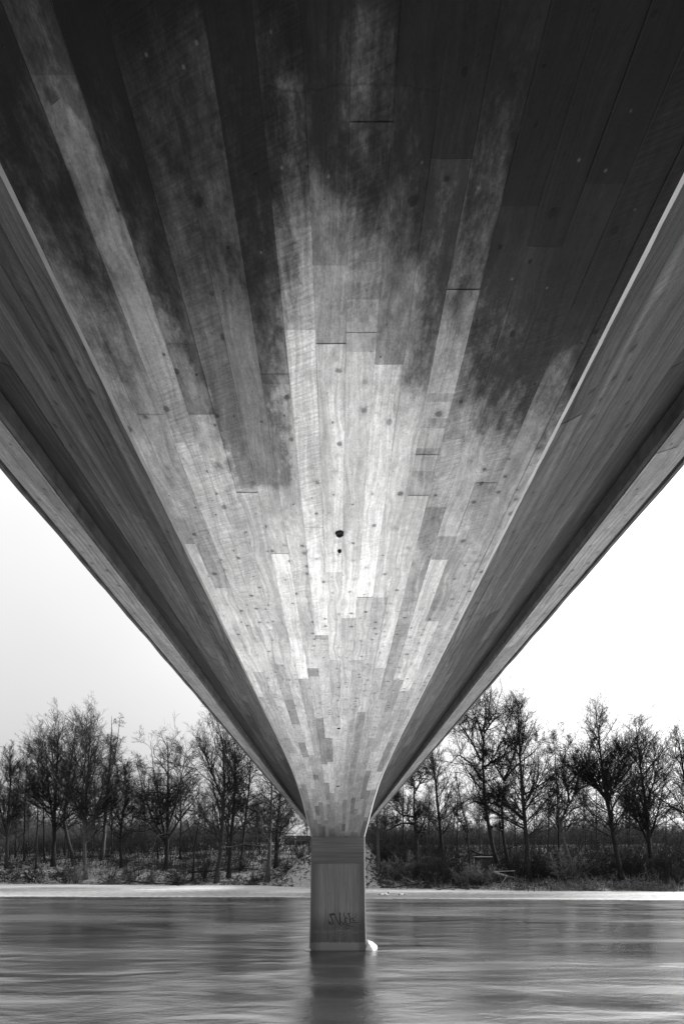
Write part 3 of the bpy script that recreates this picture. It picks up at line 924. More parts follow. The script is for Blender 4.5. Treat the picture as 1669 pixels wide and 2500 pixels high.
def join(parts):
    Vs = []; Fs = []; n = 0
    for V, F in parts:
        Vs.append(V); Fs.append(F + n); n += len(V)
    return np.concatenate(Vs), np.concatenate(Fs)


def tips(nodes, r, size, n):
    """little catkins, cones and buds: small three sided scales scattered round the twig ends"""
    p = nodes[:, -1]
    p = np.repeat(p, n, 0) + r.normal(0, size * 1.6, (len(p) * n, 3))
    a = unit(r.normal(0, 1, p.shape)) * size; b_ = unit(r.normal(0, 1, p.shape)) * size * .6
    V = np.stack([p - a, p + b_, p + a, p - b_], 1).reshape(-1, 3)
    F = np.arange(len(V)).reshape(-1, 4)
    return V, F


def trunk_nodes(path, r0, r1, r, n=22, rough=0.012):
    path = np.array(path)
    seg = np.concatenate([[0], np.cumsum(np.linalg.norm(np.diff(path, axis=0), axis=1))])
    t_ = np.linspace(0, seg[-1], n)
    pts = np.stack([np.interp(t_, seg, path[:, k]) for k in range(3)], 1)
    # smooth
    for _ in range(2):
        pts[1:-1] = (pts[:-2] + 2 * pts[1:-1] + pts[2:]) / 4
    pts[1:] += r.normal(0, rough * seg[-1] / 10, (n - 1, 3))
    tt = np.linspace(0, 1, n)
    rad = r1 + (r0 - r1) * (1 - tt) ** .85
    rad[0] *= 1.5; rad[1] *= 1.12
    return pts[None], rad[None], seg[-1]


TW = 0.0125                                      # thickness of the finest twigs drawn


def tree(name, label, paths, kind, seed, d, cat='tree', bark='bark', twig='twig', width=1.0, dens=1.0, group=None, r0=None, crown_from=None):
    """paths: list of [(xd, yd[, dd])...] stems in photo coordinates at distance d; the first begins on the ground"""
    r = np.random.default_rng(seed)
    sh0 = float(shore(np.array([(paths[0][0][0] - 773.2) * d / 1110.5]))[0])
    if d < 76:
        best = None
        for dd_ in np.arange(sh0 + .4, sh0 + 13, .25):
            p_ = P(paths[0][0][0], paths[0][0][1], dd_)
            e_ = abs(gz(p_[0], dd_) - p_[2]) + abs(dd_ - d) * .03
            if best is None or e_ < best[0]: best = (e_, dd_)
        d = float(best[1])
    base = P(paths[0][0][0], paths[0][0][1], d)
    x0, y0 = base[0], base[1]
    z0 = gz(x0, y0)
    root = empty(name, (float(x0), float(y0), z0))
    tag(root, label, cat, group)
    T = []; C = []
    H = None
    for i, pth in enumerate(paths):
        pts = []
        for q in pth:
            dd = d + (q[2] if len(q) > 2 else 0)
            pts.append(P(q[0], q[1], dd))
        if i == 0:
            pts[0] = np.array([x0, y0, z0 - 0.25])
            H = pts[-1][2] - z0
        Ht = np.sum(np.linalg.norm(np.diff(np.array(pts), axis=0), axis=1))
        rb = (r0 * .82 if r0 else 0.014 * H + .02) * (1 if i == 0 else .5)
        nd, rd, Ln = trunk_nodes(pts, rb, 0.02, r)
        T.append(tubes(nd, rd, 8))
        cf = crown_from if crown_from is not None else {'alder': .22, 'oak': .3, 'willow': .35, 'slim': .30, 'birch': .35, 'thin': .25, 'snag': .5}[kind]
        if i > 0: cf = 0.12
        K = nd.shape[1]
        if kind == 'alder':
            n1 = int((46 if i == 0 else 24) * dens)
            tt = np.sort(r.uniform(cf, .99, n1)); L1 = width * H * .37 * np.clip(1.15 - tt, 0.12, 1) ** .6 * r.uniform(.35, 1.25, n1)
            el = np.radians(np.interp(tt, [0, 1], [28, 62]) + r.normal(0, 8, n1)); w1, up1 = .085, .06
        elif kind == 'slim':
            n1 = int(36 * dens); tt = np.sort(r.uniform(cf, .99, n1)); L1 = width * H * .26 * np.clip(1.1 - tt, 0.05, 1) ** .5 * r.uniform(.4, 1.2, n1)
            el = np.radians(35 + r.normal(0, 14, n1)); w1, up1 = .15, .05
        elif kind == 'oak':
            n1 = int((16 if i == 0 else 12) * dens); tt = np.sort(r.uniform(cf, .97, n1)); L1 = width * H * .38 * np.clip(1.15 - tt, 0.1, 1) ** .6 * r.uniform(.6, 1.15, n1)
            el = np.radians(34 + r.normal(0, 16, n1)); w1, up1 = .26, .06
        elif kind == 'willow':
            n1 = int((11 if i == 0 else 11) * dens); tt = np.sort(r.uniform(cf, .97, n1)); L1 = width * H * .34 * np.clip(1.2 - tt, 0.1, 1) ** .5 * r.uniform(.5, 1.15, n1)
            el = np.radians(42 + r.normal(0, 16, n1)); w1, up1 = .20, .06
        elif kind == 'birch':
            n1 = int(22 * dens); tt = np.sort(r.uniform(cf, .99, n1)); L1 = width * H * .18 * np.clip(1.15 - tt, 0.1, 1) ** .6 * r.uniform(.5, 1.1, n1)
            el = np.radians(58 + r.normal(0, 10, n1)); w1, up1 = .10, -.05
        else:
            n1 = int(12 * dens); tt = np.sort(r.uniform(cf, .97, n1)); L1 = width * H * .22 * r.uniform(.4, 1.1, n1)
            el = np.radians(50 + r.normal(0, 14, n1)); w1, up1 = .2, .06
        pos_ = tt * (K - 1); i0 = np.minimum(pos_.astype(int), K - 2); f = (pos_ - i0)[:, None]
        p1 = nd[0, i0] * (1 - f) + nd[0, i0 + 1] * f
        az = r.uniform(0, 2 * np.pi, n1)
        D1 = np.stack([np.cos(az) * np.cos(el), np.sin(az) * np.cos(el), np.sin(el)], 1)
        R1 = np.minimum(rd[0, i0] * .55, .012 * L1 + .018)
        if kind in ('oak', 'willow'): R1 = np.minimum(rd[0, i0] * .6, .022 * L1 + .02)
        n1s = 9
        a, ar = grow(p1, D1, L1, R1, n1s, w1, up1, r, .4)
        T.append(tubes(a, ar, 4))
        fine = {'alder': (8, 5, 3), 'slim': (7, 5, 3), 'oak': (8, 6, 4), 'willow': (9, 6, 4), 'birch': (6, 6, 3), 'thin': (5, 4, 3), 'snag': (3, 2, 2)}[kind]
        ang2 = 48 if kind != 'willow' else 38
        p, D, L2, R2 = spawn(a, ar, L1, fine[0], ang2 - 8, .56, r, .12)
        b2, br = grow(p, D, L2, np.maximum(R2, TW), 5, w1 * 1.1, up1, r, .5)
        C.append(tubes(b2, br, 3))
        p, D, L3, R3 = spawn(b2, br, L2, fine[1], 38, .56, r, .15)
        c3, cr = grow(p, D, L3, np.maximum(R3, TW * .9), 3, w1, up1 if kind != 'birch' else -.15, r, .6)
        C.append(tubes(c3, cr, 3))
        p, D, L4, R4 = spawn(c3, cr, L3, fine[2], 36, .68, r, .2)
        L4 = np.maximum(L4, .22)
        d4, dr = grow(p, D, L4, np.full(len(p), TW * .8), 2, w1, up1 if kind != 'birch' else -.3, r, .5)
        C.append(tubes(d4, dr, 3))
        if kind in ('alder', 'slim'):
            sel = d4[r.random(len(d4)) < .3]
            C.append(tips(sel, r, .02, 1))
        elif kind == 'oak':
            sel = d4[r.random(len(d4)) < .2]
            C.append(tips(sel, r, .02, 1))
    V, F = join(T)
    mesh_np('trunk', V, F, M[bark], root, True)
    V, F = join(C)
    mesh_np('crown', V, F, M[twig], root)
    return root


def shrub(name, label, xd, d, h, spread, seed, twig='twig', stems=16, group=None, cat='shrub', lean=0.0, dens=1.0):
    r = np.random.default_rng(seed)
    x0 = (xd - 773.2) * d / 1110.5; z0 = gz(x0, d)
    az = r.uniform(0, 2 * np.pi, stems); el = np.radians(r.uniform(25, 85, stems))
    D = np.stack([np.cos(az) * np.cos(el) + lean, np.sin(az) * np.cos(el) * .8, np.sin(el)], 1)
    p = np.stack([x0 + r.normal(0, .25 * spread, stems), d + r.normal(0, .25, stems), np.full(stems, z0 - .1)], 1)
    L = h * r.uniform(.6, 1.2, stems)
    a, ar = grow(p, D, L, np.full(stems, .028), 8, .16, -.01, r, .35)
    root = empty(name, (float(x0), float(d), z0)); tag(root, label, cat, group)
    V, F = tubes(a, ar, 4)
    mesh_np('stems', V, F, M['bark'], root)
    p, D, L2, R2 = spawn(a, ar, L, int(9 * dens), 40, .42, r, .15)
    b2, br = grow(p, D, L2, np.maximum(R2, TW), 4, .2, .0, r, .5)
    p, D, L3, R3 = spawn(b2, br, L2, int(7 * dens), 42, .55, r, .15)
    c3, cr = grow(p, D, L3, np.full(len(p), TW * .85), 3, .2, .0, r, .5)
    V, F = join([tubes(b2, br, 3), tubes(c3, cr, 3)])
    mesh_np('branches', V, F, M[twig], root)
    return root

GL, GR = "bare trees along the left half of the far bank", "bare trees along the right half of the far bank"
# ---- left of the pier
tree('alder_tree', "broad dark alder cut by the left edge of the picture", [[(14, 1990), (18, 1880), (24, 1800), (22, 1722)], [(16, 1920), (-6, 1830), (-12, 1750)], [(16, 1910), (38, 1840), (46, 1765)]], 'alder', 11, 72, group=GL, width=.8, twig='twig')
tree('alder_tree', "very thin straight alder, second trunk in from the left edge", [[(54, 1975), (57, 1850), (62, 1716)]], 'slim', 12, 74, group=GL, bark='bark_dark', r0=.16)
tree('alder_tree', "thin alder between the very thin one and the first tall group", [[(82, 1975), (86, 1860), (88, 1700)]], 'slim', 13, 76, group=GL, r0=.16, width=1.1)
tree('alder_tree', "slender alder leaning slightly left with a tufted top", [[(102, 1972), (99, 1860), (93, 1690)]], 'slim', 14, 75, group=GL, r0=.17, width=1.2, bark='bark_dark')
tree('alder_tree', "tall wide alder with swollen root foot in the first tall group", [[(122, 1988), (124, 1880), (130, 1760), (135, 1656)], [(123, 1900), (112, 1820), (104, 1700)]], 'alder', 15, 71, group=GL, bark='bark_dark', dens=1.1)
tree('alder_tree', "tall alder leaning right behind the thickest trunk on the left", [[(172, 1985), (146, 1890), (158, 1780), (172, 1680)]], 'alder', 16, 73, group=GL, dens=1.0, width=.9)
tree('alder_tree', "thickest and tallest alder of the left bank with twin stems and pointed crown", [[(195, 2018), (194, 1930), (196, 1850), (203, 1745), (211, 1646)], [(196, 1930), (187, 1850), (196, 1740), (200, 1672)], [(205, 1915), (225, 1840), (252, 1770), (262, 1740)], [(203, 1925), (222, 1870), (240, 1790)]], 'alder', 17, 66.5, group=GL, bark='bark_pale', twig='twig', dens=1.15, r0=.36)
tree('birch_tree', "pale hanging birch rising behind the pointed alder", [[(234, 1935), (243, 1850), (252, 1760), (256, 1642)], [(248, 1800), (266, 1720), (274, 1655)]], 'birch', 18, 80, group=GL, bark='bark_pale', twig='twig_grey', width=.85)
tree('alder_tree', "small tangled tree between the hanging birch and the round crowned oak", [[(278, 1990), (276, 1900), (290, 1830), (286, 1755)], [(277, 1900), (262, 1840), (268, 1780)]], 'alder', 19, 70, group=GL, width=.9)
tree('thin_tree', "leafless sapling low on the bank left of the oak", [[(318, 2010), (316, 1950), (322, 1880)]], 'thin', 20, 68, group="saplings on the far bank", r0=.08)
tree('oak_tree', "large round crowned oak with many crooked limbs", [[(380, 1990), (384, 1920), (384, 1850), (386, 1760), (382, 1690)], [(380, 1930), (350, 1880), (326, 1810), (312, 1745)], [(380, 1940), (366, 1850), (352, 1770), (345, 1700)], [(384, 1900), (404, 1840), (420, 1760), (428, 1715)], [(384, 1925), (412, 1880), (448, 1835), (458, 1800)], [(376, 1930), (340, 1885), (298, 1870)]], 'oak', 21, 68, group=GL, bark='bark_dark', r0=.42)
tree('snag_tree', "short dead trunk with broken top right of the round oak", [[(442, 2020), (446, 1940), (462, 1850)], [(446, 1950), (428, 1880)]], 'snag', 22, 66, group=GL, r0=.24, bark='bark_dark')
tree('alder_tree', "alder with flat layered crown whose top touches the bridge edge", [[(495, 2025), (508, 1930), (514, 1800), (512, 1700), (494, 1648)], [(512, 1840), (480, 1760), (466, 1725)]], 'alder', 23, 64, group=GL, dens=.9)
tree('alder_tree', "tall dark alder crossing behind the bridge edge, left of the ivy grey stem", [[(523, 2012), (532, 1900), (540, 1780), (536, 1680)]], 'alder', 24, 65, group=GL, bark='bark_dark', dens=.85, width=.9)
tree('alder_tree', "alder with wavy greyish stem between the dark alder and the peeled trunks", [[(550, 1998), (560, 1900), (572, 1800), (575, 1690)]], 'slim', 25, 67, group=GL, r0=.26, width=1.5)
tree('poplar_tree', "straight peeled trunk with bare pale foot nearest the pier on the left", [[(613, 2022), (618, 1940), (622, 1830), (626, 1700)]], 'slim', 26, 62.5, group=GL, r0=.40, bark='bark_pale', width=1.4, crown_from=.18)
tree('poplar_tree', "dark straight trunk standing just behind the peeled one", [[(632, 1990), (636, 1900), (644, 1800), (648, 1700)]], 'slim', 27, 69, group=GL, r0=.40, bark='bark_dark', width=1.6, crown_from=.12)
tree('linden_tree', "low broad hazy tree spreading towards the pier under the bridge", [[(596, 1960), (592, 1900), (585, 1840)], [(595, 1930), (630, 1860), (665, 1830)], [(595, 1935), (560, 1870), (540, 1840)]], 'oak', 28, 84, group=GL, twig='twig_grey', width=1.5, dens=1.2)
tree('linden_tree', "wide fan branched tree whose right boughs reach into the gap beside the pier", [[(636, 1975), (640, 1920), (650, 1870)], [(640, 1930), (676, 1890), (692, 1878)], [(640, 1930), (668, 1870), (672, 1840)]], 'oak', 29, 78, group=GL, twig='twig_grey', width=1.2)
# ---- right of the pier
tree('alder_tree', "straight grey trunk partly hidden beside the pier on its right", [[(866, 2000), (866, 1930), (862, 1850), (864, 1790)]], 'slim', 31, 70, group=GR, r0=.3, width=1.3, bark='bark_pale', twig='twig_grey')
tree('willow_tree', "old gnarled willow with twisting bare arms under the bridge edge", [[(958, 2000), (954, 1930), (948, 1850), (950, 1800), (938, 1760)], [(952, 1875), (920, 1870), (900, 1850), (886, 1835)], [(950, 1890), (922, 1888), (888, 1905), (868, 1915)], [(956, 1925), (970, 1890), (978, 1865)], [(950, 1820), (968, 1785), (990, 1790)]], 'willow', 32, 64, group=GR, bark='bark', r0=.36)
tree('alder_tree', "dark conical alder behind the gnarled willow", [[(1016, 1985), (1010, 1920), (1000, 1820), (992, 1740), (988, 1680)]], 'alder', 33, 66, group=GR, bark='bark_dark', width=.8)
tree('snag_tree', "broken off stump with two thin whips left of the tallest tree", [[(1078, 2005), (1074, 1950), (1070, 1890)], [(1072, 1915), (1040, 1860), (1020, 1820)], [(1074, 1910), (1058, 1850), (1040, 1760)]], 'thin', 34, 62, group=GR, r0=.24, width=.5)
tree('willow_tree', "tallest tree of the right bank with leaning trunk and wide open crown", [[(1148, 2003), (1126, 1935), (1112, 1850), (1106, 1760), (1108, 1690), (1118, 1604)], [(1104, 1790), (1080, 1752), (1050, 1730), (1030, 1755)], [(1102, 1745), (1080, 1700), (1052, 1660), (1044, 1635)], [(1108, 1700), (1096, 1660), (1080, 1625)], [(1110, 1680), (1132, 1650), (1150, 1640)], [(1116, 1850), (1090, 1838), (1062, 1850)], [(1110, 1760), (1140, 1740), (1170, 1725)], [(1128, 1900), (1112, 1880), (1096, 1865)]], 'willow', 35, 61, group=GR, bark='bark_dark', r0=.36, twig='twig', dens=.9)
tree('willow_tree', "forked leaning tree immediately right of the tallest one", [[(1171, 2003), (1154, 1930), (1150, 1850), (1156, 1785)], [(1154, 1788), (1130, 1750), (1112, 1720)], [(1156, 1790), (1176, 1740), (1190, 1690), (1196, 1650)], [(1158, 1785), (1190, 1750), (1224, 1725), (1240, 1700)], [(1148, 1850), (1118, 1840), (1094, 1850)]], 'willow', 36, 62, group=GR, bark='bark_dark', r0=.32, dens=.8)
tree('alder_tree', "tall narrow alder with straight central stem right of the forked tree", [[(1214, 2020), (1206, 1930), (1198, 1830), (1190, 1720), (1187, 1607)]], 'alder', 37, 58, group=GR, bark='bark_dark', dens=1.35, width=.95)
tree('alder_tree', "slim straight alder touching the crooked willow on its left", [[(1282, 2004), (1280, 1930), (1276, 1800), (1268, 1670)]], 'slim', 38, 57, group=GR, bark='bark_dark', r0=.17, width=1.3)
tree('willow_tree', "crooked S shaped willow with pale bark", [[(1318, 2018), (1302, 1960), (1286, 1915), (1285, 1880), (1304, 1845), (1325, 1812), (1345, 1800)], [(1286, 1925), (1280, 1880), (1283, 1830)], [(1320, 1815), (1324, 1780), (1348, 1745), (1356, 1700)], [(1304, 1842), (1300, 1800), (1322, 1780), (1330, 1730)], [(1325, 1812), (1360, 1795), (1392, 1775), (1415, 1740)], [(1300, 1812), (1290, 1780), (1298, 1700)]], 'willow', 39, 55.5, group=GR, bark='bark_pale', r0=.34, dens=.9)
tree('alder_tree', "tall leaning alder with dense domed crown right of the crooked willow", [[(1424, 2014), (1408, 1930), (1394, 1850), (1380, 1770), (1366, 1638)], [(1388, 1822), (1350, 1800), (1336, 1795)], [(1392, 1840), (1414, 1790), (1430, 1730)]], 'alder', 40, 56, group=GR, bark='bark_dark', dens=1.2, width=1.0)
tree('alder_tree', "alder with spiky top, second from the right edge", [[(1494, 2002), (1486, 1920), (1478, 1830), (1466, 1750), (1457, 1662)], [(1484, 1930), (1460, 1880), (1440, 1830)], [(1488, 1930), (1508, 1860), (1520, 1800)], [(1482, 1845), (1500, 1790), (1510, 1740)]], 'alder', 41, 58, group=GR, bark='bark_dark', dens=1.0)
tree('alder_tree', "alder cut off by the right edge of the picture", [[(1590, 2010), (1580, 1900), (1568, 1780), (1552, 1682)]], 'alder', 42, 57, group=GR, bark='bark_dark', dens=1.2)
tree('thin_tree', "thin grey tree standing far back between the crooked willow and the leaning alder", [[(1342, 1960), (1340, 1880), (1336, 1790)]], 'slim', 43, 84, group=GR, twig='twig_grey', r0=.14, width=1.4)
tree('thin_tree', "thin grey tree far back left of the one with spiky top", [[(1440, 1960), (1436, 1880), (1432, 1790)]], 'slim', 44, 86, group=GR, twig='twig_grey', r0=.14, width=1.4)
tree('thin_tree', "grey background tree under the bridge edge beside the conical alder", [[(1036, 1960), (1040, 1880), (1046, 1800)]], 'slim', 45, 90, group=GR, twig='twig_grey', r0=.14, width=1.6)

# rows of slighter trees further back: four grown once, then copied with their parts
MARKS = [(-40, "the left picture edge"), (14, "the edge alder"), (54, "the very thin alder"), (82, "the second thin alder"), (102, "the tufted slender alder"), (122, "the swollen footed alder"), (172, "the right leaning alder"), (195, "the thickest alder"), (234, "the hanging birch"), (278, "the small tangled tree"), (380, "the round oak"), (442, "the dead trunk"), (495, "the layered alder"), (550, "the wavy grey stem"), (613, "the peeled trunk"), (700, "the pier"),
         (845, "the pier"), (958, "the gnarled willow"), (1016, "the conical alder"), (1075, "the broken stump"), (1126, "the tallest tree"), (1160, "the forked tree"), (1205, "the tall narrow alder"), (1281, "the slim alder"), (1308, "the crooked willow"), (1400, "the leaning alder"), (1480, "the spiky topped alder"), (1575, "the right edge alder")]
bgx = [34, 68, 148, 215, 256, 300, 330, 362, 412, 468, 520, 585] + [880, 925, 985, 1046, 1100, 1143, 1182, 1225, 1255, 1335, 1368, 1440, 1525]
bg_lab = {}
gaps = {}
for xd in bgx:
    k = max(i for i, m_ in enumerate(MARKS) if m_[0] <= xd)
    gaps.setdefault(k, []).append(xd)
for k, lst in gaps.items():
    which = {1: [''], 2: ['left of two ', 'right of two '], 3: ['leftmost of three ', 'middle of three ', 'rightmost of three ']}[len(lst)]
    for xd, w_ in zip(sorted(lst), which):
        nm = (w_ + 'background trees' if w_ else 'hazy background tree')
        bg_lab[xd] = nm + ' seen between ' + MARKS[k][1] + ' and ' + MARKS[k + 1][1]
protos = {}
for i, (xd, yt, k_, w_) in enumerate([(148, 1760, 'alder', 1.0), (300, 1800, 'oak', 1.0), (1255, 1790, 'alder', 1.1), (1440, 1810, 'oak', 1.1)]):
    protos[xd] = tree('background_tree', bg_lab[xd], [[(xd, 1965), (xd + 3, 1880), (xd + 1, yt)]], k_, 60 + i, 86, group="background trees left of the pier" if xd < 774 else "background trees right of the pier", twig='twig_grey', r0=.17, width=w_, dens=.8)
r_ = random.Random(77)
for xd in bgx:
    if xd in protos: continue
    src = protos[r_.choice(list(protos))]
    d_ = r_.uniform(78, 98)
    x_ = (xd - 773.2) * d_ / 1110.5
    c_ = src.copy(); COL.objects.link(c_)
    c_.location = (x_, d_, gz(x_, d_))
    s_ = r_.uniform(.8, 1.2)
    c_.scale = (s_ * r_.uniform(.9, 1.2), s_, s_)
    c_.rotation_euler = (0, 0, r_.uniform(0, 6.28))
    c_['label'] = bg_lab[xd]
    c_['group'] = "background trees left of the pier" if xd < 774 else "background trees right of the pier"
    for ch in src.children:
        e_ = ch.copy(); COL.objects.link(e_); e_.parent = c_

# ------------------------------------------------------------------ shrubs
GS = "bare shrubs on the far bank"
sh_list = [
    (20, 69.5, 2.6, 1.5, 16, 'twig', "dark shrub on the slope at the left edge of the picture"),
    (75, 70.5, 3.2, 1.6, 18, 'twig', "wide shrub below the thin alders on the left"),
    (150, 68.5, 2.9, 1.5, 20, 'twig', "shrub between the swollen foot and the thickest trunk"),
    (172, 67.2, 3.2, 1.8, 18, 'twig_pale', "grey arching shrub left of the thickest trunk"),
    (250, 68.2, 2.3, 1.2, 12, 'twig', "open shrub on the snow right of the thickest trunk"),
    (300, 68.5, 2.6, 1.3, 14, 'twig', "shrub below the small tangled tree"),
    (345, 66.5, 1.9, 1.5, 18, 'twig_grey', "low spreading shrub at the waterline left of the oak foot"),
    (415, 67, 3.0, 1.4, 18, 'twig', "thick shrub right of the oak foot"),
    (470, 68, 3.2, 1.4, 18, 'twig', "dark shrub left of the layered alder"),
    (400, 65.5, 1.5, 1.5, 14, 'twig_pale', "low tangle of twigs at the ice edge under the oak"),
    (560, 72, 2.8, 1.6, 16, 'twig_grey', "grey shrub behind the wavy alder"),
    (585, 65, 1.8, 1.2, 12, 'twig', "low dark shrub left of the peeled trunk"),
    (655, 66.5, 2.2, 1.3, 14, 'twig', "shrub on the snowy embankment left of the pier"),
    (690, 71, 1.8, 1.2, 12, 'twig_grey', "small shrub on the embankment close to the pier"),
    (868, 64, 3.2, 1.5, 20, 'twig_grey', "tall shrub directly right of the pier"),
    (905, 61, 3.6, 1.7, 24, 'twig_pale', "grey fan shaped shrub right of the pier by the ice"),
    (945, 62, 3.4, 1.7, 22, 'twig', "dense shrub at the foot of the gnarled willow"),
    (985, 60.5, 3.6, 1.6, 22, 'twig_grey', "tall grey shrub between gnarled willow and conical alder"),
    (1025, 60, 3.2, 1.7, 22, 'twig', "dense dark shrub below the conical alder"),
    (1060, 58.5, 2.4, 1.4, 22, 'twig_pale', "drooping tangle in front of the broken stump"),
    (1098, 58.0, 2.8, 1.4, 22, 'twig_pale', "drooping tangle beside the dark hut"),
    (1190, 60.5, 2.7, 1.3, 16, 'twig', "shrub between the forked tree and the tall narrow alder"),
    (1245, 58.5, 2.8, 1.6, 22, 'twig', "dense shrub between the tall narrow and the slim alder"),
    (1300, 57.5, 3.4, 1.7, 26, 'twig_pale', "bushy regrowth round the foot of the crooked willow"),
    (1345, 58.5, 3.2, 1.5, 20, 'twig', "broom like shrub right of the crooked willow"),
    (1440, 59, 2.8, 1.2, 16, 'twig', "shrub right of the foot of the leaning alder"),
    (1470, 60, 3.0, 1.3, 16, 'twig_grey', "upright grey shrub left of the spiky topped alder"),
    (1530, 58, 3.2, 1.5, 20, 'twig', "wide shrub near the right edge of the picture"),
    (1560, 55.5, 2.6, 1.3, 14, 'twig_grey', "grey shrub at the right edge of the picture above the reeds"),
]
for i, (xd, d_, h_, sp, st, tw, lab) in enumerate(sh_list):
    d_ = max(d_, float(shore(np.array([(xd - 773.2) * d_ / 1110.5]))[0]) + .5)
    shrub('shrub', lab, xd, d_, h_, sp, 200 + i, tw, st, GS, dens=1.25)

# ------------------------------------------------------------------ undergrowth, reeds, far woods (uncountable)
def thicket(name, n, xr, yfun, hr, mat, seed, rad=.012, lean=.35, kids=3, tagk='stuff', cat='undergrowth', label=None, keep=None):
    r = np.random.default_rng(seed)
    x_ = r.uniform(xr[0], xr[1], n); y_ = yfun(x_, r)
    if keep is not None:
        k_ = keep(x_, y_, r); x_, y_ = x_[k_], y_[k_]
    n = len(x_)
    z_ = terrain(x_, y_) - .05
    az = r.uniform(0, 6.283, n); ln = np.abs(r.normal(0, lean, n))
    D = np.stack([np.cos(az) * ln, np.sin(az) * ln * .6, np.ones(n)], 1)
    L = r.uniform(hr[0], hr[1], n) * (0.55 + 0.9 * vnoise(x_, y_, 7.0 if hr[1] < 6 else 16.0, seed))
    a, ar = grow(np.stack([x_, y_, z_], 1), D, L, np.full(n, rad), 4, .13, .02, r, .4)
    parts = [tubes(a, ar, 3)]
    if kids:
        p, D, L2, R2 = spawn(a, ar, L, kids, 38, .45, r, .3)
        b2, br = grow(p, D, L2, np.full(len(p), rad * .75), 2, .2, .04, r, .4)
        parts.append(tubes(b2, br, 3))
    V, F = join(parts)
    o = mesh_np(name, V, F, mat, None)
    tag(o, label, cat, None, tagk)
    return o
fb = lambda lo, hi: (lambda x_, r: shore(x_) + r.uniform(lo, hi, len(x_)))
noembank = lambda x_, y_, r: (np.abs(x_ + .0) > 5.5) | (y_ > 76)
thicket('undergrowth', 7000, (-64, 58), fb(9, 30), (1.3, 4.2), M['twig'], 301, .018, .45, 5, label="tangle of bare brushwood behind the trees of the far bank", keep=noembank)
thicket('undergrowth', 3200, (6, 56), fb(3, 14), (1.4, 3.6), M['twig'], 311, .018, .6, 5, label="dark tangle of brushwood on the slope of the right bank", keep=lambda x_, y_, r: (np.abs(x_ - 18.4) > 1.7) | (y_ > 62.5))
thicket('undergrowth', 1300, (-62, -10), fb(5, 14), (1.2, 3.2), M['twig'], 312, .018, .6, 5, label="dark tangle of brushwood on the upper slope of the left bank")
thicket('brushwood', 1500, (-60, -8), fb(.6, 9), (.3, 1.3), M['twig'], 302, .012, .8, 3, label="low twigs and dead stalks poking from the snowy left bank")
thicket('brushwood', 5200, (5, 52), fb(.2, 8), (.4, 2.3), M['twig'], 303, .014, .9, 4, label="dark low twigs and dead stalks on the right bank")
thicket('reeds', 2600, (24, 52), fb(-.3, 1.0), (.4, 1.1), M['reed'], 304, .010, .35, 0, label="pale dry reeds along the right shoreline", keep=lambda x_, y_, r: vnoise(x_, x_ * 0, 1.7, 12) > .42)
thicket('stubble', 900, (-60, -5), fb(-.3, .4), (.15, .4), M['reed'], 305, .010, .5, 0, label="thin dead grass along the left shoreline")
thicket('embankment_scrub', 700, (-10, 10), fb(.8, 9), (.2, .8), M['twig'], 306, .014, .9, 3, label="scrub and stones on the bridge embankment")
# far wood on the horizon
def fw(x_, r): return r.uniform(150, 210, len(x_))
o = thicket('distant_woods', 9000, (-170, 170), fw, (4.0, 9.5), M['twig_grey'], 307, .08, .3, 6, label="far off leafless wood along the horizon", cat='woods', keep=lambda x_, y_, r: (x_ < -24) | (x_ > 6))
o2 = thicket('distant_thicket', 8000, (-95, 95), lambda x_, r: r.uniform(92, 125, len(x_)), (1.8, 4.4), M['twig_grey'], 308, .035, .35, 4, label="grey hedge of scrub behind the snowy field", cat='woods', keep=lambda x_, y_, r: (x_ < -17) | (x_ > 5))

thicket('driftwood', 420, (6, 38), fb(-.8, 1.6), (.5, 2.2), M['twig_pale'], 309, .022, 2.2, 4, label="pale broken branches lying along the right shoreline")
thicket('driftwood', 200, (-40, -8), fb(-.6, 1.2), (.4, 1.6), M['twig_pale'], 310, .018, 2.2, 4, label="pale broken branches lying along the left shoreline")
# stones and clods on the embankment
st = MB(); r_ = random.Random(9)
for i in range(60):
    side = r_.choice([-1, 1]); x_ = side * r_.uniform(1.6, 9.5); y_ = float(shore(np.array([x_]))[0]) + r_.uniform(.2, 6)
    s_ = r_.uniform(.08, .32); z_ = gz(x_, y_)
    V = []
    for k in range(6):
        a = k * 1.047 + r_.uniform(-.2, .2); V.append((x_ + s_ * math.cos(a), y_ + s_ * math.sin(a), z_ - .05))
    for k in range(6):
        a = k * 1.047 + r_.uniform(-.2, .2); V.append((x_ + s_ * .6 * math.cos(a), y_ + s_ * .6 * math.sin(a), z_ + s_ * r_.uniform(.35, .7)))
    st.add(V, [[k, (k + 1) % 6, 6 + (k + 1) % 6, 6 + k] for k in range(6)] + [[6 + k for k in range(6)]])
tag(st.build('rubble', M['rough']), "scattered stones on the snowy bridge embankment", "stones", None, 'stuff')

